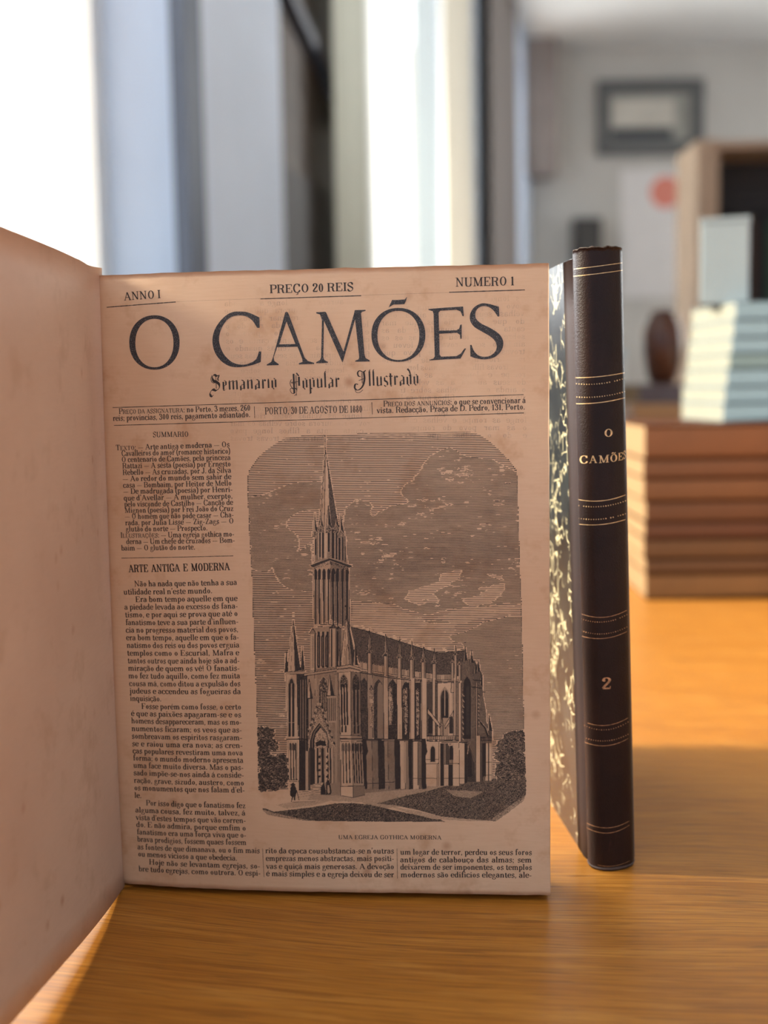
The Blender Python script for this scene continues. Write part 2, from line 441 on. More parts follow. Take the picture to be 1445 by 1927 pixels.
gb = flat_book('book', 'purplish grey book lying under the brown jar on the sideboard', None, (q0[0], 2.62, SZ), 0, q1[0] - q0[0], .22, .042, colr('purple_grey', (.17, .135, .135)), LEAF)
qj = at_d((1247, 640), 2.72); zj0 = SZ + .0422; zj1 = at_d((1247, 582), 2.72)[2]
J = thing('jar', 'dark brown glazed jar on the purplish grey book', 'jar', (qj[0], 2.72, zj0))
JH = zj1 - zj0
prof = [(0, .0), (.020, .0), (.028, .004), (.036, .03), (.043, JH * .45), (.043, JH * .68), (.036, JH * .84), (.026, JH * .92), (.026, JH * .95)]
def lathe(prof, n=28):
    return np.array([[(r * math.cos(a), r * math.sin(a), z) for a in np.linspace(0, 2 * math.pi, n + 1)] for r, z in prof])
JM = plain('brown_glaze', (.085, .028, .012), .3, .3, 30)
MB().grid(lathe(prof)).build('body', JM, J, True, world=False)
lidm = MB().grid(lathe([(.029, JH * .94), (.030, JH * .96), (.015, JH * .985), (.006, JH * .99), (.008, JH * 1.0), (0, JH * 1.005)])).build('lid', JM, J, True, world=False)
qw = at_d((1186, 640), 2.8)
WB = thing('box', 'small white box left of the brown jar on the sideboard', 'box', (qw[0] - .035, 2.92, SZ), .1)
MB().box(-.04, .04, -.03, .03, 0, .105).build('body', colr('white_card', (.72, .74, .72), .04), WB, world=False, bevel=.001)
MB().box(-.041, .041, -.031, .031, .105, .125).build('lid', colr('blue_card', (.55, .66, .70), .04), WB, world=False, bevel=.001)

# back wall: picture, poster, small dark picture
YB = 8.345
def wallrect(x0, y0, x1, y1, Y=YB):
    a = at_d(((x0 + x1) / 2, y0), Y); b = at_d(((x0 + x1) / 2, y1), Y); l = at_d((x0, (y0 + y1) / 2), Y); r = at_d((x1, (y0 + y1) / 2), Y)
    return l[0], r[0], b[2], a[2]
x0, x1, z0, z1 = wallrect(1122, 152, 1322, 292)
PF = thing('picture_frame', 'dark grey framed picture hanging high on the back wall', 'picture', ((x0 + x1) / 2, YB, z0))
fw = .085
fr = MB()
for b in ((x0, x1, z0, z0 + fw), (x0, x1, z1 - fw, z1), (x0, x0 + fw, z0 + fw, z1 - fw), (x1 - fw, x1, z0 + fw, z1 - fw)):
    fr.box(b[0], b[1], YB - .035, YB, b[2], b[3])
fr.build('frame', plain('dark_grey_frame', (.12, .12, .118), .5), PF)
MB().box(x0 + fw, x1 - fw, YB - .02, YB - .005, z0 + fw, z1 - fw).build('mount', plain('olive_mount', (.36, .35, .31), .8), PF)
a = wallrect(1150, 188, 1268, 240); MB().box(a[0], a[1], YB - .024, YB - .02, a[2], a[3]).build('print', plain('beige_print', (.62, .58, .50), .8), PF)
a = wallrect(1150, 243, 1262, 262); MB().box(a[0], a[1], YB - .026, YB - .02, a[2], a[3]).build('caption_bar', plain('dark_bar', (.05, .055, .065), .8), PF)
x0, x1, z0, z1 = wallrect(1168, 318, 1302, 560)
PO = thing('poster', 'white poster with a coral red disc on the back wall', 'poster', ((x0 + x1) / 2, YB, z0))
MB().box(x0, x1, YB - .006, YB - .001, z0, z1).build('sheet', plain('white_sheet', (.78, .74, .71), .8, .03), PO)
c_ = at_d((1252, 362), YB); rr = .105
MB().slab([[(c_[0] + r * math.cos(t), YB - .008, c_[2] + r * math.sin(t)) for t in np.linspace(0, 2 * math.pi, 33)] for r in (.001, rr)],
          [[(c_[0] + r * math.cos(t), YB - .006, c_[2] + r * math.sin(t)) for t in np.linspace(0, 2 * math.pi, 33)] for r in (.001, rr)]).build('disc', plain('coral', (.80, .27, .20), .7), PO)
x0, x1, z0, z1 = wallrect(1074, 415, 1126, 520)
SP = thing('loudspeaker', 'small dark loudspeaker on the back wall behind the closed book', 'loudspeaker', ((x0 + x1) / 2, YB, z0))
MB().box(x0, x1, YB - .14, YB, z0, z1).build('cabinet', plain('speaker_black', (.045, .04, .038), .6), SP, bevel=.01)
MB().box(x0 + .02, x1 - .02, YB - .15, YB - .14, z0 + .03, z1 - .03).build('grille', plain('speaker_grille', (.07, .065, .06), .8), SP)
# brownish block at the top of the back wall in the corner
a = at_d((985, 180), 8.0)
MBm = MB().box(.62, 1.16, 8.1, 8.345, 1.62, CE).build('trim_3', plain('brown_corner_block', (.30, .25, .225), .7)); struct(MBm)

# bookcase at the right
BC = thing('bookcase', 'tan wooden bookcase at the right edge with dark books', 'bookcase', (1.6, 4.4, FL))
TAN = plain('tan_wood', (.52, .37, .26), .6, .08, 6)
Yc = 4.2
l = at_d((1312, 400), Yc)[0]; l2 = at_d((1352, 400), Yc)[0]; zt = at_d((1330, 262), Yc)[2]
MB().box(l, l2, Yc, Yc + .3, FL, zt).build('side_panel', TAN, BC, bevel=.003)
MB().box(l2 + 1.0, l2 + 1.04, Yc, Yc + .3, FL, zt).build('side_panel', TAN, BC, bevel=.003)
MB().box(l2, l2 + 1.0, Yc + .28, Yc + .3, FL, zt).build('back_panel', plain('dark_back', (.05, .045, .045), .8), BC)
shelf_z = [FL + .05, -.32, .08, .46, zt - .03]
for s in shelf_z: MB().box(l2, l2 + 1.0, Yc + .005, Yc + .28, s, s + .025).build('shelf', TAN, BC)
sp_cols = [('black', (.02, .02, .022)), ('charcoal', (.05, .048, .048)), ('dark brown', (.06, .035, .028)), ('black', (.02, .022, .024)), ('dark green', (.035, .075, .05)), ('dark green', (.05, .10, .07)), ('blue', (.06, .09, .26)), ('black', (.02, .02, .02))]
xx = l2 + .006
words = ['black upright book right beside the tan side panel of the bookcase', 'charcoal upright book between two dark ones on the bookcase', 'dark brown upright book on the bookcase',
         'black upright book before the green ones on the bookcase', 'dark green upright book, the narrower green one on the bookcase', 'dark green upright book, the wider green one on the bookcase', 'blue upright book on the bookcase', 'black upright book beyond the blue one on the bookcase']
for k, (nm, c) in enumerate(sp_cols):
    w_ = [.05, .045, .04, .035, .05, .06, .05, .05][k]; h_ = [.34, .33, .32, .34, .31, .33, .34, .33][k]
    r = thing('book', words[k], 'book', (xx, Yc + .03, .46 + .0252), 0, 'upright books on the bookcase')
    cm = colr('spine_%d' % k, c)
    s = MB(); s.box(0, w_ - .001, 0, .006, 0, h_); s.box(0, .004, .006, .2, 0, h_); s.box(w_ - .005, w_ - .001, .006, .2, 0, h_)
    s.build('cover', cm, r, world=False)
    MB().box(.004, w_ - .005, .006, .195, .003, h_ - .004).build('page_block', LEAF, r, world=False)
    xx += w_
# ------------------------------------------------------------------ curve helper
def catmull(P, n=12):
    P = np.asarray(P, float); Q = np.vstack([2 * P[0] - P[1], P, 2 * P[-1] - P[-2]]); out = []
    for i in range(1, len(Q) - 2):
        a, b, c, d = Q[i - 1:i + 3]
        for t in np.linspace(0, 1, n, endpoint=False):
            out.append(.5 * (2 * b + (c - a) * t + (2 * a - 5 * b + 4 * c - d) * t * t + (3 * b - a - 3 * c + d) * t ** 3))
    out.append(P[-1]); return np.array(out)

# ------------------------------------------------------------------ the open book
OB = thing('open_book', 'old open book standing upright with its printed title page facing out', 'book', (-0.02, 0.60, 0))
PZ0, PZ1 = .003, .303
BASE = catmull([(-.1366, .6060), (-.1356, .5985), (-.1334, .5912), (-.1177, .5870), (-.0962, .5829), (-.0558, .5776), (.0069, .5727), (.0772, .5672)], 40)
_seg = np.linalg.norm(np.diff(BASE, axis=0), axis=1); BU = np.concatenate([[0], np.cumsum(_seg)]); PWID = BU[-1]
BRAT = BASE[:, 0] / BASE[:, 1]
def page_xy(u): return np.interp(u, BU, BASE[:, 0]), np.interp(u, BU, BASE[:, 1])
def px2uv(px):
    d = rays(px); rt = d[..., 0] / d[..., 1]
    u = np.interp(rt, BRAT, BU); X, Y = page_xy(u)
    return np.stack([u, EYE + d[..., 2] / d[..., 1] * Y], -1)
_tx = np.gradient(BASE[:, 0], BU); _ty = np.gradient(BASE[:, 1], BU)
def uv2world(uv, off=0.0):
    u = uv[..., 0]; X, Y = page_xy(u); tx = np.interp(u, BU, _tx); ty = np.interp(u, BU, _ty)
    l = np.hypot(tx, ty)
    return np.stack([X + off * ty / l, Y - off * tx / l, uv[..., 1]], -1)
# front cover: its inner face passes through two measured edge curves
bpx = np.array([(232.5, 1668), (227, 1680), (216, 1695.5), (197, 1720), (176, 1745), (145, 1785), (104, 1832.5), (62, 1878), (21, 1926)], float)
yz = np.array([.5930, .5855, .5757, .561, .5465, .5245, .50, .479, .458])
zb = .0004 + .0080 * np.clip((.594 - yz) / .136, 0, 1) ** .8
BB = at_z(bpx, zb)
tpx = np.array([(180, 512), (176, 508), (162, 497), (138.5, 483), (108, 468), (63, 448.6), (32, 435), (0, 421.6)], float)
ZT = .3068
TT = at_z(tpx, np.full(len(tpx), ZT))
kb = np.polyfit(BB[:, 1], BB[:, 0], 3); kt = np.polyfit(TT[:, 1], TT[:, 0], 3); kz = np.polyfit(BB[:, 1], BB[:, 2], 2)
def ext(k, y, lo):            # keep the slope beyond the measured range
    y = np.asarray(y, float); p = np.polyval(k, np.maximum(y, lo)); s = np.polyval(np.polyder(k), lo)
    return p + np.minimum(y - lo, 0) * s
YC0, YC1 = .398, .5935
def cover_pt(y, f, off=0.0):
    zbv = max(0.0003, float(ext(kz, y, .46)) if y < .588 else .0004)
    xb = float(ext(kb, y, .46)); xt = float(ext(kt, y, .44))
    if y > .575: xt += (xb + .0006 - xt) * min(1, (y - .575) / .0185) ** 2
    bow = -.0012 * math.sin(math.pi * f)
    return (xb + (xt - xb) * f + bow + off, y, zbv + (ZT - zbv) * f)
YS = np.concatenate([np.linspace(YC0, .57, 26), np.linspace(.574, YC1, 9)]); FS = np.linspace(0, 1, 25)
A = [[cover_pt(y, f, -.0004) for f in FS] for y in YS]; Bq = [[cover_pt(y, f, -.0030) for f in FS] for y in YS]
fc = MB().slab(A, Bq).build('front_cover', MAT['marble'], OB, True)
A = [[cover_pt(y, f, 0) for f in FS] for y in YS]; Bq = [[cover_pt(y, f, -.0004) for f in FS] for y in YS]
MB().slab(A, Bq).build('endpaper', MAT['endpaper'], fc, True)
# title page, text block, back cover, spine
US = np.linspace(.0, PWID, 420); ZS = np.linspace(PZ0, PZ1, 121)
ej = np.interp(np.linspace(0, 1, 121), np.linspace(0, 1, 31), rng.normal(0, .00012, 31))
tj = np.interp(np.linspace(0, 1, 420), np.linspace(0, 1, 40), rng.normal(0, .00013, 40))
bj = np.interp(np.linspace(0, 1, 420), np.linspace(0, 1, 40), rng.normal(0, .00010, 40))
G = np.zeros((420, 121, 2))
for j in range(121):
    f = j / 120; G[:, j, 0] = US + ej[j] * (US / PWID) ** 30; G[:, j, 1] = PZ0 + bj * (1 - f) ** 20 + (PZ1 - PZ0) * f + tj * f ** 20
G[..., 0] = np.clip(G[..., 0], 0, PWID)
PG = MB().slab(uv2world(G), uv2world(G, -.00022)).build('title_page', MAT['page'], OB, True)
def shifted(off, z0, z1, u0=0, u1=PWID, nu=60, nz=2, dx=0.0):
    return [[(page_xy(u)[0] + dx, page_xy(u)[1] + off, z) for z in np.linspace(z0, z1, nz)] for u in np.linspace(u0, u1, nu)]
MB().slab(shifted(.0005, PZ0, PZ1 - .0004, .006), shifted(.0215, PZ0, PZ1 - .001, .006)).build('text_block', MAT['leaves'], OB)
MB().slab(shifted(.0217, 0, .3048, .006, PWID, dx=.0012), shifted(.0243, 0, .3048, .006, PWID, dx=.0012)).build('back_cover', MAT['marble'], OB)
sp = catmull([(-.1388, .5945), (-.1412, .602), (-.1425, .613), (-.1412, .624), (-.1375, .6315)], 8)
MB().slab([[(x, y, z) for z in np.linspace(.0, .3062, 3)] for x, y in sp], [[(x + .0016, y, z) for z in np.linspace(.0, .3062, 3)] for x, y in sp]).build('spine', MAT['leather'], OB, True)

# ------------------------------------------------------------------ the closed second volume
VO = np.array([.1105, .6022]); VR = np.array([.9972, .0750]); VB = np.array([-.0750, .9972]); LEAN = np.array([-.0257, -.0062])
V2 = thing('closed_book', 'closed dark leather book standing on end, spine with gilt lettering facing out', 'book', (.105, .70, 0))
def v2(r, b, z):
    p = VO + VR * r + VB * b + LEAN * z; return (p[0], p[1], z)
PROF = catmull([(-.0056, .0150), (-.0070, .0105), (-.0067, .0060), (-.0050, .0029), (-.002, .0007), (.002, 0), (.006, .0005), (.0105, .0020), (.0150, .0050), (.0176, .0098), (.0186, .0155), (.0184, .0215)], 8)
NP = len(PROF); PS = np.linspace(0, 1, NP)
SPZ = .3128
zs = np.concatenate([[.0, .0008, .002], np.linspace(.004, .309, 60), [.311, SPZ]])
topj = np.interp(PS, np.linspace(0, 1, 28), rng.normal(0, .00035, 28))
def spine_pt(i, z, inset=0.0):
    r, b = PROF[i]; k = 1.0
    if z < .004: k = 1 - .045 * ((.004 - z) / .004) ** 2
    rr = .005 + (r - .005) * k * (1 - inset / .012); bb = b + inset * .6 + (1 - k) * .012
    zz = z + (topj[i] + .0016 * PS[i]) * max(0, (z - .304) / (SPZ - .304)) ** 2
    return v2(rr, bb, zz)
SPN = MB().slab([[spine_pt(i, z) for z in zs] for i in range(NP)], [[spine_pt(i, z, .0014) for z in zs] for i in range(NP)]).build('spine', MAT['leather'], V2, True)
# worn head and tail caps
MB().tube([np.array(spine_pt(i, SPZ, .0007)) for i in range(4, NP - 6, 2)], .00035 + .0003 * rng.random(len(range(4, NP - 6, 2))), 8).build('head_cap', MAT['cap'], V2, True)
MB().tube([np.array(spine_pt(i, .0012, .0006)) for i in range(4, NP - 6, 2)], .0010, 8).build('tail_cap', plain('worn_tail', (.055, .032, .026), .7, .4, 500), V2, True)
BTOP, BLEN = .3098, .222
def board(name, r0, r1, sgn):
    bs = [.0145, .0165, .019, .034, .035, BLEN]
    bd = MB()
    A = []; Bq = []
    for b in [.015, .0175, .021, .06, .12, .18, BLEN]:
        dip = .0011 if b < .016 else (.0004 if b < .018 else 0)
        A.append([v2(r0 + sgn * dip, b, z) for z in np.linspace(0, BTOP, 14)]); Bq.append([v2(r1, b, z) for z in np.linspace(0, BTOP, 14)])
    return bd.slab(A, Bq).build(name, MAT['marble'], V2, False)
lb = board('board', -.0063, -.0036, 1)
rb = board('board', .0184, .0157, -1)
lw = leather('hinge_leather', (.016, .009, .0085), (.028, .014, .013), .6)
for o, r0, sg in ((lb, -.0063, 1), (rb, .0184, -1)):
    A = []; Bq = []
    for b in (.0125, .0150, .0175, .021, .026, .0335):
        dip = .0011 if b < .016 else (.0004 if b < .018 else 0)
        A.append([v2(r0 + sg * (dip - .00035), b, z) for z in np.linspace(.0003, BTOP - .0002, 14)]); Bq.append([v2(r0 + sg * (dip + .0002), b, z) for z in np.linspace(.0003, BTOP - .0002, 14)])
    MB().slab(A, Bq).build('leather_hinge', lw, o, True)
MB().add([v2(r, b, z) for z in (.004, .3055) for r, b in ((-.0036, .006), (.0156, .006), (.0156, .217), (-.0036, .217))], BOXF).build('page_block', MAT['leaves'], V2)
_rat_cache = {}
def px2spine(px):
    d = rays(np.asarray(px, float)); rt = d[0] / d[1]; z = .15
    for _ in range(7):
        P = VO + PROF[:, 0:1] * VR + PROF[:, 1:2] * VB + LEAN * z
        q = P[:, 0] / P[:, 1]; k0 = int(np.argmin(q[:NP // 3])); k1 = int(np.argmax(q))
        s = np.interp(rt, q[k0:k1 + 1], np.arange(k0, k1 + 1)); 
        Y = np.interp(s, np.arange(NP), P[:, 1]); z = EYE + d[2] / d[1] * Y
    return s, z
def spine_world(s, z, off):
    i = np.clip(s, 0, NP - 1.001); i0 = int(i); f = i - i0
    r, b = PROF[i0] * (1 - f) + PROF[i0 + 1] * f; t = PROF[i0 + 1] - PROF[i0]; t = t / np.linalg.norm(t)
    return np.array(v2(r + off * t[1] * 1.0, b - off * t[0], z))
# ------------------------------------------------------------------ type: a small old-style serif drawn stroke by stroke
TK, TN = 15.0, 6.5
def ribbon(P, hw):
    P = np.asarray(P, float); T = np.gradient(P, axis=0); L = np.linalg.norm(T, axis=1); L[L == 0] = 1; T /= L[:, None]
    N = np.stack([-T[:, 1], T[:, 0]], 1); hw = np.broadcast_to(np.asarray(hw, float), (len(P),))[:, None]
    a = P + N * hw; b = P - N * hw
    return np.stack([a[:-1], a[1:], b[1:], b[:-1]], 1)
def V(x, y0, y1, w=None): w = (w or TK) / 2; return np.array([[(x - w, y0), (x + w, y0), (x + w, y1), (x - w, y1)]], float)
def H(x0, x1, y, w=None): w = (w or TN) / 2; return np.array([[(x0, y - w), (x1, y - w), (x1, y + w), (x0, y + w)]], float)
def D(x0, y0, x1, y1, w=None):
    w = (w or TK) / 2; return np.array([[(x0 - w, y0), (x0 + w, y0), (x1 + w, y1), (x1 - w, y1)]], float)
def B(P, mode='a', tk=None, tn=None):
    tk = tk or TK; tn = tn or TN; C = catmull(P, 5); T = np.gradient(C, axis=0); L = np.hypot(T[:, 0], T[:, 1]) + 1e-9
    s = np.abs(T[:, 1]) / L
    if mode == 's': s = np.where(T[:, 0] * T[:, 1] < 0, 1, 0) * 1.0; s = np.convolve(np.pad(s, 2, 'edge'), np.ones(5) / 5, 'valid')
    return ribbon(C, (tn + (tk - tn) * s ** 1.3) / 2)
def O(cx, cy, rx, ry, tk=None, tn=None):
    tk = tk or TK; tn = tn or TN; a = np.linspace(0, 2 * math.pi, 25)
    o = np.stack([cx + rx * np.cos(a), cy + ry * np.sin(a)], 1); i = np.stack([cx + (rx - tk) * np.cos(a), cy + (ry - tn) * np.sin(a)], 1)
    return np.stack([o[:-1], o[1:], i[1:], i[:-1]], 1)
def dot(x, y, r): a = np.linspace(0, math.pi, 5); return np.array([[(x + r * math.cos(t), y + r * math.sin(t)), (x + r * math.cos(u), y + r * math.sin(u)), (x + r * math.cos(-u), y + r * math.sin(-u)), (x + r * math.cos(-t), y + r * math.sin(-t))] for t, u in zip(a[:-1], a[1:])])
def sf(x, y, h=12): return H(x - h, x + h, y, TN)
def J(*a): return np.concatenate(a)
def arch(x0, x1, y0=2): return J(B([(x0, 42), (x0 + 11, 55), (x0 + 22, 58), (x1, 46)]), V(x1, y0, 47), sf(x1, 3))
G_ = {}
def g(ch, adv, *st): G_[ch] = (adv, J(*st))
g('a', 53, V(38, 4, 44), B([(38, 44), (34, 56), (22, 60), (10, 53)]), dot(12, 48, 7), B([(38, 37), (22, 33), (9, 25), (9, 11), (18, 2), (30, 4), (38, 13)]), D(44, 8, 50, 2, 7))
g('b', 57, V(15, 2, 94), H(3, 15, 93), B([(16, 46), (28, 58), (42, 53), (48, 30), (42, 7), (28, 1), (14, 9)]))
g('c', 49, B([(42, 48), (35, 58), (24, 60), (12, 52), (8, 30), (12, 9), (25, 1), (36, 4), (44, 15)]), dot(40, 47, 7))
g('d', 58, V(42, 2, 94), H(30, 42, 93), H(42, 55, 3), B([(41, 46), (30, 58), (16, 54), (9, 30), (16, 6), (29, 1), (41, 12)]))
g('e', 51, H(10, 44, 33), B([(44, 33), (41, 52), (27, 60), (13, 52), (8, 30), (14, 8), (28, 1), (44, 14)]))
g('f', 38, V(18, 2, 78), B([(18, 74), (21, 89), (31, 95), (38, 91)]), dot(38, 87, 6), H(5, 36, 58), sf(18, 3))
g('g', 53, O(24, 40, 18, 19, 12), B([(14, 24), (9, 14), (16, 8), (36, 5), (47, -6), (42, -21), (25, -28), (9, -21), (8, -9), (16, 2)], 'a', 10), D(38, 56, 48, 61, 9))
g('h', 62, V(15, 2, 94), H(3, 15, 93), sf(15, 3), arch(15, 45))
g('i', 31, V(15, 2, 58), H(4, 15, 58), sf(15, 3), dot(15, 80, 8))
g('j', 31, V(17, -12, 58), H(6, 17, 58), B([(17, -10), (13, -24), (3, -27)]), dot(4, -22, 6), dot(17, 80, 8))
g('l', 31, V(15, 2, 94), H(3, 15, 93), sf(15, 3))
g('m', 92, V(15, 2, 58), H(3, 15, 58), sf(15, 3), arch(15, 45), arch(45, 75))
g('n', 62, V(15, 2, 58), H(3, 15, 58), sf(15, 3), arch(15, 45))
g('o', 54, O(27, 30, 21, 31))
g('p', 57, V(15, -28, 58), H(3, 15, 58), sf(15, -28), B([(15, 46), (28, 59), (42, 53), (48, 30), (42, 7), (28, 1), (15, 10)]))
g('q', 57, V(42, -28, 58), sf(42, -28), B([(41, 46), (29, 59), (15, 54), (9, 30), (15, 6), (29, 1), (41, 12)]))
g('r', 45, V(15, 2, 58), H(3, 15, 58), sf(15, 3), B([(15, 40), (23, 54), (34, 59), (38, 54)]), dot(36, 52, 7.5))
g('s', 46, B([(37, 48), (30, 58), (18, 59), (9, 49), (14, 37), (30, 26), (39, 15), (31, 3), (17, 1), (7, 11)], 's', 14), V(37, 42, 60, 5), V(8, 0, 18, 5))
g('t', 38, V(17, 10, 78), H(4, 34, 57), B([(17, 12), (20, 3), (28, 1), (36, 9)]))
g('u', 62, V(15, 14, 58), H(3, 15, 58), B([(15, 16), (19, 4), (29, 1), (45, 13)]), V(45, 2, 58), H(33, 45, 58), H(45, 57, 3))
g('v', 53, D(9, 58, 27, 0), D(45, 58, 27, 0, TN + 1), sf(10, 58, 10), sf(44, 58, 9))
g('x', 54, D(11, 58, 42, 2), D(42, 58, 10, 2, TN + 1), sf(12, 58, 10), sf(42, 58, 9), sf(10, 3, 9), sf(42, 3, 11))
g('z', 49, H(7, 43, 56, 7), H(7, 43, 3, 8), D(39, 56, 11, 3, 14), V(9, 42, 56, 6), V(42, 3, 18, 6))
g('A', 82, D(38, 90, 68, 2), D(38, 90, 12, 2, TN + 1), H(20, 56, 32), sf(12, 3, 11), sf(68, 3, 14))
g('B', 74, V(18, 2, 90), H(4, 40, 89), H(4, 42, 3), B([(36, 89), (56, 84), (60, 68), (54, 52), (34, 48)]), B([(34, 48), (58, 43), (66, 25), (58, 8), (36, 3)]))
g('C', 75, B([(66, 66), (58, 85), (42, 92), (22, 82), (12, 46), (22, 10), (42, 0), (58, 7), (68, 25)]), V(66, 64, 92, 6), V(66, 4, 20, 4))
g('D', 80, V(18, 2, 90), H(4, 40, 89), H(4, 40, 3), B([(36, 89), (60, 82), (70, 46), (60, 10), (36, 3)]))
g('E', 72, V(18, 2, 90), H(4, 64, 89), H(4, 66, 3), H(18, 44, 47), V(62, 68, 90, 7), V(64, 2, 26, 7), V(44, 36, 58, 6))
g('F', 66, V(18, 2, 90), H(4, 62, 89), sf(18, 3, 14), H(18, 42, 47), V(60, 68, 90, 7), V(42, 36, 58, 6))
g('G', 80, B([(66, 66), (58, 85), (42, 92), (22, 82), (12, 46), (22, 10), (42, 0), (58, 6), (66, 16)]), V(66, 64, 92, 6), V(66, 2, 38), H(52, 78, 38))
g('H', 88, V(18, 2, 90), V(68, 2, 90), H(18, 68, 47), sf(18, 3, 14), sf(18, 89, 14), sf(68, 3, 14), sf(68, 89, 14))
g('I', 38, V(19, 2, 90), sf(19, 3, 15), sf(19, 89, 15))
g('J', 52, V(34, 20, 90), B([(34, 22), (28, 4), (14, 0), (6, 10)]), dot(9, 14, 8), sf(34, 89, 15))
g('L', 68, V(18, 2, 90), sf(18, 89, 15), H(4, 62, 3), V(60, 2, 30, 7))
g('M', 102, V(18, 2, 90, TN + 1), D(20, 90, 50, 2), D(80, 90, 50, 2, TN + 1), V(82, 2, 90), sf(18, 3, 12), sf(82, 3, 15), H(4, 24, 89), H(78, 98, 89))
g('N', 86, V(18, 2, 90, TN + 1), D(18, 90, 68, 2), V(68, 2, 90, TN + 1), sf(18, 3, 12), H(4, 24, 89), sf(68, 89, 12))
g('O', 82, O(41, 46, 32, 47))
g('P', 68, V(18, 2, 90), H(4, 40, 89), sf(18, 3, 14), B([(36, 89), (58, 83), (62, 66), (56, 48), (30, 43)]))
g('R', 78, V(18, 2, 90), H(4, 40, 89), sf(18, 3, 14), B([(36, 89), (58, 83), (62, 68), (55, 51), (28, 47)]), B([(40, 47), (54, 38), (58, 14), (64, 3), (74, 5)]))
g('S', 62, B([(52, 70), (44, 88), (28, 92), (12, 80), (14, 62), (36, 46), (52, 32), (50, 12), (34, 0), (18, 3), (8, 20)], 's'), V(52, 66, 92, 5), V(9, 0, 26, 5))
g('T', 74, V(37, 2, 90), H(6, 68, 89), sf(37, 3, 15), V(8, 66, 90, 7), V(66, 66, 90, 7))
g('U', 84, V(18, 24, 90), B([(18, 26), (24, 6), (40, 0), (58, 6), (66, 26)]), V(66, 24, 90, TN + 1), sf(18, 89, 14), sf(66, 89, 12))
g('V', 80, D(14, 90, 40, 0), D(66, 90, 40, 0, TN + 1), sf(14, 89, 13), sf(66, 89, 11))
g('X', 80, D(16, 90, 62, 2), D(62, 90, 14, 2, TN + 1), sf(17, 89, 13), sf(62, 89, 11), sf(14, 3, 11), sf(62, 3, 13))
g('Z', 68, H(8, 60, 88, 7), H(8, 62, 4, 7), D(54, 88, 14, 4), V(10, 66, 88, 6), V(60, 4, 26, 6))
g('0', 54, O(27, 45, 21, 46))
g('1', 44, V(23, 2, 90), sf(23, 3, 14), D(12, 76, 22, 88, 9))
g('2', 54, B([(10, 66), (14, 84), (28, 91), (42, 80), (40, 60), (24, 36), (8, 8)]), dot(14, 68, 8), H(7, 46, 6, 12), V(46, 4, 24, 5))
g('3', 54, B([(10, 72), (18, 88), (32, 89), (41, 74), (36, 56), (22, 49)]), B([(22, 49), (40, 42), (46, 24), (36, 4), (20, 1), (8, 16)]), dot(14, 72, 7), dot(13, 18, 7))
g('6', 54, O(28, 27, 21, 28), B([(9, 30), (13, 62), (28, 86), (42, 88)]), dot(42, 82, 6))
g('8', 54, O(27, 67, 17, 24, 12), O(27, 24, 21, 26))
g('-', 36, H(4, 31, 29, 10)); g('—', 92, H(4, 86, 29, 6))
g('.', 27, dot(12, 6, 8)); g(',', 27, dot(12, 6, 8), D(17, 6, 8, -14, 6)); g(':', 28, dot(13, 6, 8), dot(13, 50, 8))
g(';', 28, dot(13, 50, 8), dot(12, 6, 8), D(17, 6, 8, -14, 6)); g("'", 24, dot(13, 88, 8), D(17, 88, 8, 66, 6)); g('!', 30, dot(14, 6, 8), D(14, 90, 14, 24, 12))
g('(', 34, B([(28, 98), (12, 66), (12, 12), (28, -22)])); g(')', 34, B([(6, 98), (22, 66), (22, 12), (6, -22)]))
def acc(ch, base, *st, dx=0.0):
    adv, q = G_[base]; G_[ch] = (adv, J(q, *[s + np.array([dx, 0.0]) for s in st]))
til = lambda cx, y: B([(cx - 17, y - 5), (cx - 9, y + 6), (cx + 7, y - 5), (cx + 16, y + 6)], 'a', 9, 8)
ced = lambda x: B([(x, 2), (x + 8, -8), (x + 6, -20), (x - 8, -22)], 'a', 8, 6)
acu = lambda x: D(x - 4, 68, x + 9, 90, 9)
for ch, b_, x in (('á', 'a', 24), ('é', 'e', 27), ('ó', 'o', 27)): acc(ch, b_, acu(x))
acc('ò', 'o', D(31, 68, 18, 90, 9)); acc('ê', 'e', D(16, 68, 27, 86, 8), D(38, 68, 27, 86, 8))
acc('ã', 'a', til(25, 76)); acc('õ', 'o', til(27, 76)); acc('ç', 'c', ced(25)); acc('Ç', 'C', ced(40)); acc('Õ', 'O', til(41, 106)); acc('Ã', 'A', til(40, 106))
BOOK = G_
# blackletter: broad pen strokes
G_ = {}
def bq(P, w=13.0, ang=.66):
    P = np.asarray(P, float); o = np.array([math.cos(ang), math.sin(ang)]) * w / 2
    return np.stack([P[:-1] + o, P[1:] + o, P[1:] - o, P[:-1] - o], 1)
def mn(x, y0=0, y1=60): return J(V(x, y0 + 7, y1 - 7, 13), bq([(x - 6, y1 - 10), (x + 4, y1 - 3)], 11), bq([(x - 3, y0 + 4), (x + 7, y0 + 11)], 11), D(x, y1, x + .1, y1 - 8, 8))
def hl(x0, y0, x1, y1): return ribbon([(x0, y0), (x1, y1)], 1.7)
g('n', 58, mn(14), mn(43), hl(16, 50, 42, 58)); g('m', 86, mn(14), mn(43), mn(71), hl(16, 50, 42, 58), hl(44, 50, 70, 58))
g('i', 30, mn(14), bq([(10, 78), (19, 84)], 10)); g('r', 42, mn(14), hl(14, 46, 30, 60), bq([(27, 56), (36, 50)], 12))
g('u', 58, mn(14), mn(43), hl(14, 4, 42, 12)); g('l', 30, mn(14, 0, 96), hl(14, 96, 22, 100))
g('e', 46, V(13, 8, 52, 13), bq([(12, 54), (24, 62)], 9), V(33, 34, 54, 11), hl(12, 26, 38, 36), bq([(10, 6), (20, 2), (38, 12)], 7), hl(20, 60, 34, 54))
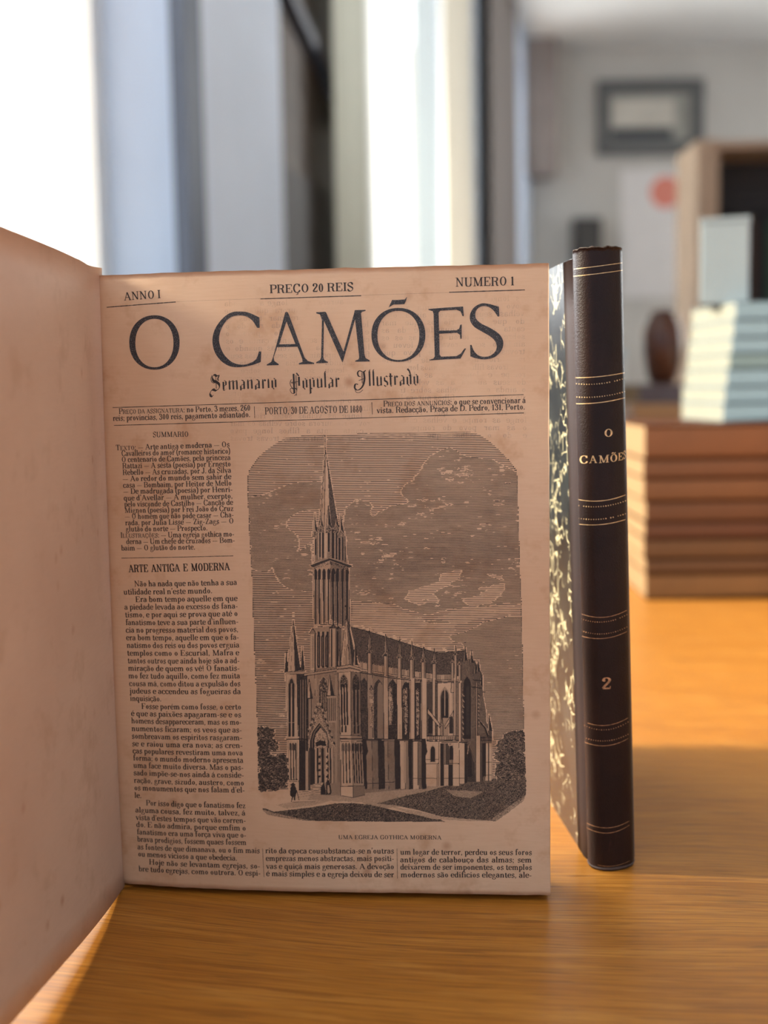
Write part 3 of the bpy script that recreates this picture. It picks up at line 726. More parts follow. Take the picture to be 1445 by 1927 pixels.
g('a', 56, V(40, 8, 52, 13), bq([(36, 4), (47, 11)], 10), V(14, 8, 26, 12), hl(14, 28, 38, 36), hl(14, 8, 38, 14), bq([(10, 50), (22, 60), (38, 54)], 7), bq([(9, 7), (18, 2)], 9))
g('o', 52, V(13, 8, 50, 13), V(38, 10, 54, 13), bq([(13, 52), (26, 62), (36, 56)], 6), bq([(14, 8), (26, -1), (38, 8)], 6))
g('p', 58, V(14, -26, 56, 13), hl(6, -30, 20, -22), bq([(8, 50), (18, 58)], 11), V(42, 10, 50, 13), bq([(16, 52), (30, 62), (42, 54)], 6), bq([(14, 8), (28, -1), (42, 9)], 6))
g('s', 44, bq([(36, 54), (26, 60), (12, 54)], 8), V(13, 34, 52, 12), bq([(10, 36), (34, 24)], 12), V(34, 8, 24, 12), bq([(8, 8), (20, 0), (34, 6)], 7))
g('t', 36, V(16, 8, 74, 13), hl(10, 76, 20, 70), H(4, 32, 58, 6), bq([(14, 6), (22, 1), (33, 8)], 7))
g('d', 54, V(13, 8, 50, 13), V(38, 8, 64, 13), bq([(38, 64), (30, 84), (16, 96)], 11), bq([(14, 52), (26, 60), (36, 52)], 6), bq([(14, 8), (26, -1), (38, 8)], 6))
g('S', 86, B([(70, 92), (50, 88), (30, 94), (16, 80), (24, 60), (48, 52), (66, 38), (64, 16), (40, 4), (18, 10), (2, 2), (-8, -16), (4, -30), (18, -22)], 's', 17, 4), V(40, 14, 84, 3), V(46, 14, 84, 3), B([(70, 92), (58, 70), (64, 60)], 'a', 10, 3), B([(14, 92), (4, 70), (12, 52), (30, 46)], 'a', 5, 3), bq([(60, 88), (78, 100)], 7), bq([(8, 8), (40, 0)], 9))
g('P', 90, V(30, -20, 92, 14), V(46, -34, 84, 4), V(52, -10, 84, 3), bq([(20, 82), (32, 92)], 12), V(70, 22, 74, 15), bq([(36, 84), (52, 96), (70, 78)], 9), bq([(30, 12), (52, 2), (70, 20)], 7), B([(12, 60), (0, 40), (10, 16), (26, 6)], 'a', 5, 3), B([(30, -22), (10, -18), (-2, 0), (10, 10), (30, 0)], 'a', 4, 3), H(6, 44, 44, 4), H(8, 44, 38, 3), H(40, 64, 46, 3), hl(30, -34, 48, -24))
g('I', 92, B([(78, 96), (56, 88), (30, 96), (14, 84), (20, 66), (36, 62)], 'a', 12, 4), B([(62, 88), (66, 50), (54, 14), (30, -8), (4, -14), (-14, 0), (-6, 20), (14, 18)], 'a', 15, 4), B([(-14, -4), (-4, -26), (24, -28), (50, -14)], 'a', 4, 3), V(50, 22, 86, 4), V(44, 24, 84, 3), hl(20, 40, 62, 50))
FRAK = G_

def measure(txt, font, space=26.0):
    """-> list of (glyph quads, x, scale), words as runs; ^...^ marks small capitals"""
    items = []; x = 0.0; sc = 1.0; gaps = []
    for ch in txt:
        if ch == '^': sc = .76 if sc == 1.0 else 1.0; continue
        if ch == ' ': gaps.append(len(items)); x += space; continue
        adv, q = font[ch]; items.append((q, x, sc)); x += adv * sc
    return items, x, gaps
def set_line(out, txt, pL, pR, xh, font=BOOK, justify=True, space=26.0, squeeze=(.86, 1.18), yscale=1.0):
    """print one line between two photo points (left and right end of its baseline); xh = height of x in photo px"""
    uv = px2uv(np.array([pL, pR], float)); a, b = uv
    mpx = .575 / FOC; k = xh * mpx / 60.0
    items, w, gaps = measure(txt, font, space); want = np.linalg.norm(b - a)
    d = (b - a) / want; nrm = np.array([-d[1], d[0]])
    sx = k; extra = 0.0
    if gaps:
        sx = np.clip(want / w, k * squeeze[0], k * squeeze[1]); extra = (want - w * sx) / len(gaps)
        if extra < -space * sx * .55: sx = want / w; extra = 0.0
    else: sx = want / w
    sx_glyph = sx; gi = 0
    for n, (q, x, sc) in enumerate(items):
        while gi < len(gaps) and gaps[gi] <= n: gi += 1
        px = x * sx + gi * extra; j = rng.normal(0, .7) * k
        P = a + d * (px + q[..., 0:1] * sc * sx_glyph) + nrm * (j + q[..., 1:2] * sc * k * yscale)
        out.append(P)
def ink_obj(name, quads, mat, parent, off=.00004):
    Q = np.concatenate(quads) if isinstance(quads, list) else quads
    P = uv2world(Q.reshape(-1, 2), off); n = len(Q)
    return obj(name, P, np.arange(n * 4).reshape(n, 4), mat, parent)
# ------------------------------------------------------------------ what is printed on the title page
def ink(name, c, speck=0.0):
    M = Mat(name, c, .6)
    f = M.noise(M.coords(), 900, 3, .7)
    lo = tuple(v * .6 for v in c)
    col = M.ramp(f, [(.35, lo), (.62, c)])
    if speck:
        s = M.noise(M.coords(), 2600, 2, .6)
        col = M.mix(M.math('MULTIPLY', M.ramp(s, [(.56, (0, 0, 0)), (.70, (1, 1, 1))]), speck), col, (.30, .26, .25))
    M.color(col); return M.m
INK = ink('black_ink', (.030, .021, .020))
INK_T = ink('title_ink', (.024, .024, .030), .75)
def crop(pts, ox, oy, s): return np.asarray(pts, float) / s + np.array([ox, oy])

# masthead: O CAMOES, outlines measured letter by letter
def smooth_loop(pts, n=4):
    pts = [np.array(p, float) for p in pts]; out = []
    N = len(pts)
    for i in range(N):
        a, b, c, d = pts[i - 1], pts[i], pts[(i + 1) % N], pts[(i + 2) % N]
        lb = np.linalg.norm(c - b)
        def corner(p, q, r):
            v, w = q - p, r - q; return (v @ w) / (np.linalg.norm(v) * np.linalg.norm(w) + 1e-9) < .55
        if corner(a, b, c) : a = b - (c - b)
        if corner(b, c, d): d = c + (c - b)
        for t in np.linspace(0, 1, n, endpoint=False):
            out.append(.5 * (2 * b + (c - a) * t + (2 * a - 5 * b + 4 * c - d) * t * t + (3 * b - a - 3 * c + d) * t ** 3))
    return np.array(out)
def ell(cx, cy, rx, ry, n=56, tilt=0.0, sq=2.12):
    a = np.linspace(0, 2 * math.pi, n, endpoint=False)
    x = rx * np.sign(np.cos(a)) * np.abs(np.cos(a)) ** (2 / sq); y = ry * np.sign(np.sin(a)) * np.abs(np.sin(a)) ** (2 / sq)
    return np.stack([cx + x + tilt * y, cy + y], 1)
T4 = lambda P: crop(P, 230, 550, 3.905)
T5 = lambda P: crop(P, 580, 550, 3.803)
LET = [
    [T4(ell(237, 369, 185, 200)), T4(ell(237, 373, 140, 178))],
    [T4(smooth_loop([(1008, 185), (955, 160), (910, 145), (865, 142), (820, 144), (770, 165), (720, 212), (680, 275), (663, 350), (676, 430), (722, 500), (790, 543), (870, 550), (950, 536), (1018, 513), (1022, 435), (1005, 435), (983, 492), (930, 524), (872, 532), (805, 512), (745, 452), (714, 372), (718, 300), (748, 232), (795, 185), (855, 170), (910, 177), (955, 207), (992, 262), (1010, 260)]))],
    [T4([(1197, 150), (1205, 143), (1217, 148), (1225, 165), (1340, 480), (1365, 505), (1410, 518), (1410, 527), (1297, 530), (1297, 522), (1325, 512), (1323, 490), (1288, 400), (1138, 403), (1113, 480), (1118, 505), (1150, 528), (1150, 535), (1062, 538), (1062, 531), (1095, 512), (1110, 470)]), T4([(1153, 383), (1272, 380), (1207, 215)])],
    [T5([(57, 143), (57, 150), (85, 160), (98, 200), (92, 465), (85, 485), (57, 500), (57, 508), (140, 505), (140, 498), (115, 485), (108, 465), (113, 205), (243, 500), (248, 498), (335, 195), (365, 465), (360, 480), (336, 490), (336, 497), (440, 495), (440, 488), (410, 470), (402, 440), (378, 150), (385, 140), (410, 133), (410, 126), (333, 128), (328, 150), (252, 425), (128, 145), (122, 140)])],
    [T5(ell(645, 305, 193, 193)), T5(ell(645, 309, 150, 176))],
    [T5([(575, 110), (600, 55), (640, 55), (690, 51), (708, 32), (700, 60), (688, 85), (640, 87), (610, 88)])],
    [T5([(860, 120), (860, 127), (890, 135), (897, 155), (905, 460), (895, 475), (868, 482), (868, 488), (980, 480), (1090, 474), (1130, 402), (1118, 402), (1090, 440), (1060, 457), (950, 461), (940, 445), (937, 297), (1065, 290), (1085, 305), (1088, 333), (1098, 333), (1098, 230), (1088, 232), (1080, 260), (1060, 272), (936, 275), (933, 145), (945, 132), (1060, 125), (1090, 137), (1103, 170), (1113, 172), (1108, 102), (980, 110)])],
    [T5(smooth_loop([(1364, 103), (1330, 94), (1290, 83), (1240, 80), (1190, 105), (1160, 150), (1158, 200), (1185, 245), (1240, 280), (1305, 318), (1342, 360), (1345, 410), (1310, 450), (1260, 462), (1215, 450), (1185, 418), (1168, 376), (1158, 378), (1160, 460), (1200, 472), (1260, 480), (1330, 466), (1380, 420), (1396, 362), (1372, 305), (1310, 260), (1240, 225), (1202, 190), (1196, 150), (1214, 115), (1250, 99), (1290, 105), (1325, 130), (1357, 175), (1368, 172)]))],
]
TV = []; TF = []
for loops in LET:
    uvl = [px2uv(l) for l in loops]; fl = np.concatenate(uvl)
    tri = tessellate_polygon([[Vector((float(p[0]), float(p[1]), 0)) for p in l] for l in uvl])
    n = len(TV); TV += list(uv2world(fl, .00010)); TF += [tuple(n + i for i in t) for t in tri]
obj('masthead_title', np.array(TV), TF, INK_T, PG)

def rule(pL, pR, w, n=30):
    uv = px2uv(np.array([pL, pR], float)); t = np.linspace(0, 1, n)[:, None]; C = uv[0] + (uv[1] - uv[0]) * t
    return ribbon(C, w * .575 / FOC / 2 * (1 + rng.normal(0, .12, n)))
RL = []
def c1(x, y): return (x / 3.284 + 180, y / 3.284 + 490)
def c2(x, y): return (x / 3.141 + 600, y / 3.141 + 480)
def c3(x, y): return (x / 4.661 + 190, y / 4.661 + 790)
def c4(x, y): return (x / 4.661 + 200, y / 4.661 + 1070)
def c5(x, y): return (x / 4.516 + 200, y / 4.516 + 1380)
def c6(x, y): return (x / 2.491 + 480, y / 2.491 + 1540)
for a, b, w in ((c1(68, 290), c1(495, 257), 1.6), (c1(1018, 238), c2(250, 240), 1.5), (c2(770, 220), c2(1217, 206), 1.6), (c1(105, 910), c2(1210, 825), 1.25), (c1(113, 1020), c2(1212, 933), 1.25),
                (c1(980, 902), c1(983, 975), 1.0), (c2(313, 870), c2(316, 942), 1.0), (c3(180, 1213), c3(1160, 1193), 1.0), (c5(1328, 980), c5(1340, 1222), .8), (c6(665, 142), c6(667, 282), .8), (c1(500, 255), c2(770, 221), .22)):
    ink_obj('printed_rule', [rule(a, b, w, 60)], INK, PG)

HD = []
set_line(HD, 'ANNO I', c1(175, 248), c1(404, 233), 10.2, yscale=.98)
set_line(HD, 'PREÇO 20 REIS', (507, 552), (665.5, 547.5), 10.2)
set_line(HD, 'NUMERO 1', c2(806, 187), c2(1157, 179), 10.6)
TK, TN = 15, 6
set_line(HD, 'P^REÇO DA ASSIGNATURA^: no Porto, 3 mezes, 260', c1(143, 950), c1(957, 928), 7.1)
set_line(HD, 'reis; provincias, 300 reis, pagamento adiantado.', c1(107, 992), c1(957, 968), 7.1)
set_line(HD, 'PORTO, 30 DE AGOSTO DE 1880', c1(1045, 952), c2(257, 930), 8.2, yscale=1.05, squeeze=(.4, 1.2))
set_line(HD, 'P^REÇO DOS ANNUNCIOS^: o que se convencionar á', c2(380, 895), c2(1223, 874), 7.1)
set_line(HD, 'vista. Redacção, Praça de D. Pedro, 131, Porto.', c2(342, 935), c2(1219, 912), 7.1)
ink_obj('header_print', HD, INK, PG)

c7 = lambda x, y: (x / 3.44 + 380, y / 3.44 + 680)
BL = []
set_line(BL, 'Semanario', c7(58, 194), c7(490, 180), 19.5, FRAK)
set_line(BL, 'Popular', c7(572, 184), c7(895, 173), 19.5, FRAK)
set_line(BL, 'Illustrado', c7(1000, 170), c7(1408, 154), 19.5, FRAK)
ink_obj('blackletter_subtitle', BL, INK, PG)

SM = []
set_line(SM, 'SUMMARIO', c3(455, 152), c3(771, 148), 6.5)
for t, a, b in [
    ('T^EXTO^: — Arte antiga e moderna — Os', (130, 268), (1130, 238)), ('Cavalleiros do amor (romance historico)', (180, 318), (1135, 295)),
    ('O centenario de Camões, pela princeza', (180, 372), (1138, 352)), ('Rattazi — A sésta (poesia) por Ernesto', (187, 427), (1140, 408)),
    ('Rebello — As cruzadas, por J. da Silva', (190, 484), (1143, 464)), ('— Ao redor do mundo sem sahir de', (190, 540), (1145, 520)),
    ('casa — Bombaim, por Heitor de Mello', (195, 596), (1147, 577)), ('— De madrugada (poesia) por Henri-', (195, 650), (1155, 632)),
    ("que d'Avellar — A mulher, exerpto,", (200, 708), (1157, 690)), ('pelo visconde de Castilho — Canção de', (205, 763), (1160, 745)),
    ('Mignon (poesia) por Frei João do Cruz', (208, 817), (1163, 798)), ('— O homem que não pòde casar — Cha-', (210, 870), (1165, 855)),
    ('rada, por Julia Lisse — Zig-Zags — O', (213, 925), (1167, 910)), ('glutão do norte — Prospecto.', (218, 980), (937, 970)),
    ('I^LLUSTRAÇÕES^: — Uma egreja gothica mo-', (172, 1035), (1170, 1023)), ('derna — Um chefe de cruzados — Bom-', (222, 1090), (1175, 1077)),
    ('baim — O glutão do norte.', (178, 1147), (828, 1137))]:
    set_line(SM, t, c3(*a), c3(*b), 6.9)
ink_obj('summary_text', SM, INK, PG)

AR = []
for _o in (0, 2.2): set_line(AR, 'ARTE ANTIGA E MODERNA', c3(243 + _o, 1337), c3(1131 + _o, 1319), 9.6, squeeze=(.4, 1.2), space=48)
for t, a, b in [
    ('Não ha nada que não tenha a sua', (245, 157), (1148, 143)), ("utilidade real n'este mundo.", (152, 228), (932, 216)),
    ('Era bom tempo aquelle em que', (255, 293), (1153, 283)), ('a piedade levada ao excesso ds fana-', (160, 360), (1155, 350)),
    ('tismo, e por aqui se prova que até o', (165, 428), (1155, 416)), ("fanatismo teve a sua parte d'influen-", (170, 495), (1160, 487)),
    ('cia no progresso material dos povos,', (172, 562), (1160, 555)), ('era bom tempo, aquelle em que o fa-', (175, 628), (1165, 624)),
    ('natismo dos reis ou dos povos erguia', (180, 695), (1168, 692)), ('templos como o Escurial, Mafra e', (183, 763), (1168, 760)),
    ('tantos outros que ainda hoje são a ad-', (188, 830), (1170, 829)), ('miração de quem os vê! O fanatis-', (192, 896), (1172, 896)),
    ('mo fez tudo aquillo, como fez muita', (195, 963), (1175, 963)), ('cousa má, como ditou a expulsão dos', (202, 1030), (1178, 1032)),
    ('judeus e accendeu as fogueiras da', (205, 1095), (1182, 1100)), ('inquisição.', (210, 1160), (485, 1165)),
    ('Fosse porém como fosse, o certo', (308, 1230), (1185, 1236)), ('é que as paixões apagaram-se e os', (218, 1292), (1185, 1304)),
    ('homens desappareceram, mas os mo-', (220, 1357), (1188, 1370)), ('numentos ficaram; os veos que as-', (222, 1424), (1190, 1438)),
    ('sombreavam os espiritos rasgaram-', (224, 1490), (1193, 1506))]:
    set_line(AR, t, c4(*a), c4(*b), 7.35)
for t, a, b in [
    ('se e raiou uma era nova; as cren-', (220, 108), (1160, 125)), ('ças populares revestiram uma nova', (225, 170), (1162, 188)),
    ('forma; o mundo moderno apresenta', (228, 230), (1166, 251)), ('uma face muito diversa. Mas o pas-', (230, 292), (1167, 313)),
    ('sado impõe-se-nos ainda á conside-', (232, 356), (1170, 377)), ('ração, grave, sizudo, austero, como', (235, 420), (1172, 443)),
    ("os monumentos que nos falam d'el-", (238, 483), (1178, 504)), ('le.', (240, 547), (301, 550)),
    ('Por isso digo que o fanatismo fez', (337, 612), (1184, 636)), ('alguma cousa, fez muito, talvez, á', (248, 672), (1184, 699)),
    ("vista d'estes tempos que vão corren-", (252, 735), (1187, 763)), ('do. E não admira, porque emfim o', (255, 795), (1188, 827)),
    ('fanatismo era uma força viva que o-', (260, 858), (1190, 887)), ('brava prodigios, fossem quaes fossem', (263, 920), (1192, 949)),
    ('as fontes de que dimanava, ou o fim mais', (266, 985), (1306, 1019)), ('ou menos vicioso a que obedecia.', (270, 1045), (1114, 1082)),
    ('Hoje não se levantam egrejas, so-', (363, 1115), (1308, 1150)), ('bre tudo egrejas, como outrora. O espi-', (275, 1172), (1312, 1210))]:
    set_line(AR, t, c5(*a), c5(*b), 7.35)
for t, a, b in [
    ("rito da epoca cousubstancia-se n'outras", (48, 163), (652, 165)), ('emprezas menos abstractas, mais positi-', (50, 199), (652, 200)),
    ('vas e quiçá mais generosas. A devoção', (52, 236), (652, 238)), ('é mais simples e a egreja deixou de ser', (52, 270), (652, 276)),
    ('um logar de terror, perdeu os seus foros', (680, 170), (1298, 172)), ('antigos de calabouço das almas; sem', (680, 206), (1297, 207)),
    ('deixarem de ser imponentes, os templos', (680, 240), (1298, 242)), ('modernos são edificios elegantes, ale-', (682, 276), (1297, 278))]:
    set_line(AR, t, c6(*a), c6(*b), 7.35)
ink_obj('article_text', AR, INK, PG)
CP = []
set_line(CP, 'UMA EGREJA GOTHICA MODERNA', c6(390, 97), c6(874, 99), 5.2, squeeze=(.7, 1.5), space=34)
ink_obj('caption_text', CP, INK, PG)

# print of the next page showing faintly through the paper, reversed
GH = []
def ghost(lines, x0, x1, y0, dy, xh):
    words = 'quando rompe a aurora sobre o rio e o povo canta ainda as velhas trovas do mar que levou os seus filhos longe da patria'.split()
    for i in range(lines):
        w = [words[int(k)] for k in rng.integers(0, len(words), 7)]
        n = len(GH); set_line(GH, ' '.join(w), (x0, y0 + dy * i), (x1, y0 + dy * i - (x1 - x0) * .028), xh, squeeze=(.6, 1.3))
        mid = px2uv(np.array([[(x0 + x1) / 2, y0]], float))[0, 0]
        for k in range(n, len(GH)): GH[k] = np.stack([2 * mid - GH[k][..., 0], GH[k][..., 1]], -1)
ghost(19, 420, 690, 578, 14.2, 7.0); ghost(19, 715, 985, 572, 14.2, 7.0)
GM = Mat('show_through', (.56, .44, .36), .7)
_f = GM.noise(GM.coords(), 60, 3); _tr = GM.t.nodes.new('ShaderNodeBsdfTransparent'); _mxs = GM.t.nodes.new('ShaderNodeMixShader')
GM.t.links.new(GM.math('MULTIPLY', GM.ramp(_f, [(.42, (0, 0, 0)), (.66, (1, 1, 1))]), .26), _mxs.inputs[0]); GM.t.links.new(_tr.outputs[0], _mxs.inputs[1]); GM.t.links.new(GM.b.outputs[0], _mxs.inputs[2])
GM.t.links.new(_mxs.outputs[0], GM.t.nodes['Material Output'].inputs[0])
ink_obj('show_through_print', GH, GM.m, PG, .00001)

# ------------------------------------------------------------------ gilding on the closed volume
GL = []; GD = []
def gpt(px, off=.00012):
    s, z = px2spine(px); return spine_world(s, z, off)
def curve3(a, b, c, n):
    a, b, c = map(lambda p: np.array(p, float), (a, b, c)); xs = np.linspace(a[0], c[0], n); k = np.polyfit([a[0], b[0], c[0]], [a[1], b[1], c[1]], 2)
    return np.stack([xs, np.polyval(k, xs)], 1)
def gline(out, pts, w, dull=False):
    n = 40; C = curve3(*pts, n)
    up = np.array([gpt(p - np.array([0, w / 2])) for p in C]); dn = np.array([gpt(p + np.array([0, w / 2])) for p in C])
    out.append(np.stack([up[:-1], up[1:], dn[1:], dn[:-1]], 1))
def gdots(out, pts, n, r=1.4):
    n = int(n * .74)
    C = curve3(*pts, n); row = []
    for k, p in enumerate(C):
        if rng.random() < .03: continue
        rr = r * rng.uniform(.75, 1.1); x = p[0]; q = np.array([[x - rr * .95, p[1]], [x, p[1] - rr], [x + rr * .95, p[1]], [x, p[1] + rr]])
        row.append(np.array([[gpt(v) for v in q]]))
    out.append(np.concatenate(row))
k1 = lambda *P: [(x / 5.355 + 1000, y / 5.355 + 440) for x, y in P]
k2 = lambda *P: [(x / 5.355 + 1000, y / 5.355 + 780) for x, y in P]
k3 = lambda *P: [(x / 6.423 + 1000, y / 6.423 + 1120) for x, y in P]
k4 = lambda *P: [(x / 6.423 + 1000, y / 6.423 + 1380) for x, y in P]
gline(GL, k1((430, 355), (680, 325), (930, 290)), 1.2); gline(GL, k1((425, 428), (680, 400), (930, 365)), 1.2)
gline(GL, k1((445, 1450), (690, 1438), (935, 1400)), 1.3); gline(GL, k1((445, 1712), (690, 1700), (938, 1652)), 1.4)
gdots(GL, k1((430, 1508), (690, 1510), (938, 1455)), 29); gdots(GL, k1((435, 1643), (690, 1640), (938, 1590)), 29)
gline(GL, k2((465, 855), (640, 873), (945, 810)), 1.3); gline(GL, k2((465, 1103), (600, 1113), (945, 1058)), 1.3)
gdots(GL, k2((455, 913), (650, 930), (945, 870)), 29); gdots(GL, k2((455, 1043), (650, 1057), (945, 1000)), 29)
gline(GD, k3((595, 222), (810, 268), (1150, 182)), 1.0); gline(GD, k3((580, 485), (820, 525), (1150, 440)), 1.0)
gdots(GD, k3((578, 275), (820, 325), (1150, 235)), 30, 1.25); gdots(GD, k3((580, 420), (790, 468), (1150, 385)), 30, 1.25)
gline(GD, k3((680, 1545), (870, 1575), (1165, 1482)), 1.0); gline(GD, k3((620, 1765), (880, 1820), (1165, 1732)), 1.0)
gdots(GD, k3((615, 1560), (870, 1628), (1165, 1532)), 28, 1.25); gdots(GD, k3((640, 1720), (860, 1762), (1165, 1682)), 28, 1.25)
gline(GD, k4((670, 1085), (900, 1142), (1180, 1058)), .9); gline(GD, k4((670, 1140), (900, 1205), (1182, 1107)), .9)
gline(GD, k4((800, 1590), (960, 1605), (1185, 1540)), .6)
def gobj(name, Q, mat):
    P = np.concatenate(Q); n = len(P); return obj(name, P.reshape(-1, 3), np.arange(n * 4).reshape(n, 4), mat, SPN)
LT = []
def gletter(ch, x0, x1, yb, h, slope, font=BOOK):
    adv, q = font[ch]; mn_, mx_ = q[..., 0].min(), q[..., 0].max()
    for quad in q:
        P = [(x0 + (v[0] - mn_) / (mx_ - mn_) * (x1 - x0), yb - v[1] / 92 * h) for v in quad]
        P = [(x, y + slope * (x - (x0 + x1) / 2)) for x, y in P]
        LT.append(np.array([[gpt(p, .00015) for p in P]]))
f2 = lambda x: x / 5.355 + 1000
TKs = (TK, TN)
for ch, a, b, yb in (('C', 487, 570, 492), ('A', 583, 662, 489), ('M', 678, 780, 486), ('Õ', 793, 862, 476), ('E', 873, 918, 461), ('S', 921, 946, 444)):
    gletter(ch, f2(a), f2(b), yb / 5.355 + 780, 14.2, {'C': .0, 'A': -.03, 'M': -.08, 'Õ': -.12, 'E': -.18, 'S': -.2}[ch])
gletter('O', f2(735), f2(815), 224 / 5.355 + 780, 14.6, -.04)
LT2 = LT; LT = []
gletter('2', 850 / 6.423 + 1000, 960 / 6.423 + 1000, 1135 / 6.423 + 1120, 21.5, -.03)
for q in GL: gobj('gilt_line' if len(q) == 39 else 'gilt_dots', [q], MAT['gold'])
for q in GD: gobj('gilt_line' if len(q) == 39 else 'gilt_dots', [q], MAT['gold_dull'])
gobj('gilt_title', LT2, MAT['gold']); gobj('gilt_number', LT, MAT['gold_dull'])
# ------------------------------------------------------------------ the wood engraving: tones laid out on a plate, then cut into ink lines
RS = 2.4; OX, OY = 455.0, 803.0; NX, NY = int(556 * RS), int(757 * RS)
TONE = np.zeros((NY, NX), np.float32); DET = np.zeros((NY, NX), bool)
def cE(*P): return [(x / 2.536 + 460, y / 2.536 + 800) for x, y in P]
def cA(*P): return [(x / 4.381 + 540, y / 4.381 + 1120) for x, y in P]
def cS(*P): return [(x / 5.506 + 560, y / 5.506 + 800) for x, y in P]
def cC(*P): return [(x / 4.816 + 760, y / 4.816 + 1160) for x, y in P]
def cD(*P): return [(x / 5.558 + 460, y / 5.558 + 1300) for x, y in P]
def pmask(P):
    P = (np.asarray(P, float) - (OX, OY)) * RS
    x0, y0 = np.maximum(np.floor(P.min(0)).astype(int) - 1, 0); x1 = min(NX, int(P[:, 0].max()) + 2); y1 = min(NY, int(P[:, 1].max()) + 2)
    if x1 <= x0 or y1 <= y0: return None
    ys, xs = np.mgrid[y0:y1, x0:x1]; ys = ys + .5; xs = xs + .5; M = np.zeros(xs.shape, bool)
    for a, b in zip(P, np.roll(P, -1, 0)):
        if a[1] == b[1]: continue
        c = (a[1] <= ys) != (b[1] <= ys)
        M ^= c & (xs < a[0] + (ys - a[1]) * (b[0] - a[0]) / (b[1] - a[1]))
    return slice(y0, y1), slice(x0, x1), M
def fillp(P, t, det=True, var=0.0):
    r = pmask(P)
    if r is None: return
    a, b, M = r
    v = t + (rng.normal(0, var, M.shape) if var else 0)
    TONE[a, b] = np.where(M, v, TONE[a, b])
    if det: DET[a, b] |= M
def lin(P, w=.8, t=1.0):
    P = np.asarray(P, float)
    for a, b in zip(P[:-1], P[1:]):
        d = b - a; L = np.hypot(*d) + 1e-9; n = np.array([-d[1], d[0]]) / L * w / 2; e = d / L * w * .2
        fillp([a + n - e, b + n + e, b - n + e, a - n - e], t)
def rect(c, x0, y0, x1, y1, t, **k): fillp(c((x0, y0), (x1, y0), (x1, y1), (x0, y1)), t, **k)
def lancet(c, x0, x1, y0, y1, t, dy=0.0, **k):
    xm = (x0 + x1) / 2; h = (x1 - x0) * .95
    fillp(c((x0, y1), (x0, y0 + h), (x0 + (xm - x0) * .25, y0 + h * .5), (xm, y0), (x1 - (x1 - xm) * .25, y0 + h * .5 + dy * .5), (x1, y0 + h + dy), (x1, y1 + dy)), t, **k)
def stripes(c, x0, x1, y0, y1, n, t0, t1, duty=.45, jy=0):
    rect(c, x0, y0, x1, y1, t0); w = (x1 - x0) / n
    for k in range(n): rect(c, x0 + w * (k + .3), y0 + rng.uniform(0, jy) if jy else y0, x0 + w * (k + .3 + duty), y1, t1)
def spire(c, xa, ya, xl, xr, yb, split, tl, tr, edge=.8):
    fillp(c((xa, ya), (xl, yb), (split, yb)), tl); fillp(c((xa, ya), (split, yb), (xr, yb)), tr)
    lin(c((xa, ya), (xl, yb)), edge, .95); lin(c((xa, ya), (xr, yb)), edge, .95)
def cross(c, x, y, s):
    lin(c((x, y - s), (x, y + s * 1.6)), .9, 1); lin(c((x - s * .7, y - s * .2), (x + s * .7, y - s * .2)), .9, 1)
def blur(M, r):
    for ax in (0, 1):
        for _ in range(2):
            C = np.cumsum(np.pad(M, [(r + 1, r) if a == ax else (0, 0) for a in (0, 1)], 'edge'), axis=ax)
            M = (C[2 * r + 1:] - C[:-2 * r - 1]) / (2 * r + 1) if ax == 0 else (C[:, 2 * r + 1:] - C[:, :-2 * r - 1]) / (2 * r + 1)
    return M
def vnoise(sx, sy, oct=3):
    out = np.zeros((NY, NX)); amp = 1; tot = 0
    for o in range(oct):
        a = rng.normal(0, 1, (int(NY / sy) + 3, int(NX / sx) + 3))
        yy = np.arange(NY) / sy; xx = np.arange(NX) / sx; yi = yy.astype(int); xi = xx.astype(int); fy = (yy - yi)[:, None]; fx = (xx - xi)[None]
        fy = fy * fy * (3 - 2 * fy); fx = fx * fx * (3 - 2 * fx)
        out += amp * ((a[yi][:, xi] * (1 - fx) + a[yi][:, xi + 1] * fx) * (1 - fy) + (a[yi + 1][:, xi] * (1 - fx) + a[yi + 1][:, xi + 1] * fx) * fy)
        tot += amp; amp *= .55; sx = max(2, sx / 2); sy = max(2, sy / 2)
    return out / tot
N1 = vnoise(90, 50, 4); N2 = vnoise(26, 9, 3); N3 = vnoise(5, 4, 2); N4 = vnoise(16, 3.2, 2)
YY, XX = np.mgrid[0:NY, 0:NX]; PYY = YY / RS + OY; PXX = XX / RS + OX
# --- sky
TONE[:] = .37 + .05 * np.clip((PYY - 900) / 300, 0, 1) + .015 * N2
FINE = np.zeros((NY, NX), bool); N5 = vnoise(70, 14, 4)
def cloud(P, t, soft=9, nz=.33, rim=True, sp=.05, fine=True):
    global TONE
    m = np.zeros((NY, NX)); r = pmask(P); m[r[0], r[1]] = r[2]
    f = blur(m, int(soft * RS / 2)) + nz * .45 * N1 + nz * .5 * N2
    k = f > .5; FINE[:] = np.where(k, fine, FINE)
    TONE = np.where(k, t + sp * 1.2 * N5 + sp * .5 * N4, TONE).astype(np.float32)
    if rim:
        e = (f > .45) & (f <= .52) & (N2 > -.1); TONE = np.where(e, .14, TONE).astype(np.float32)
cloud(cE((0, 600), (120, 650), (150, 740), (330, 810), (520, 850), (520, 1520), (0, 1520)), .46, rim=False, nz=.15, fine=False)
cloud(cE((20, 345), (110, 330), (170, 300), (260, 270), (360, 268), (430, 300), (370, 400), (250, 420), (190, 470), (230, 510), (250, 520), (260, 580), (240, 640), (180, 650), (130, 670), (130, 700), (60, 700), (-60, 640), (-60, 345)), .51)
cloud(cE((130, 650), (200, 635), (260, 600), (320, 560), (330, 800), (240, 790), (180, 765), (140, 710)), .56)
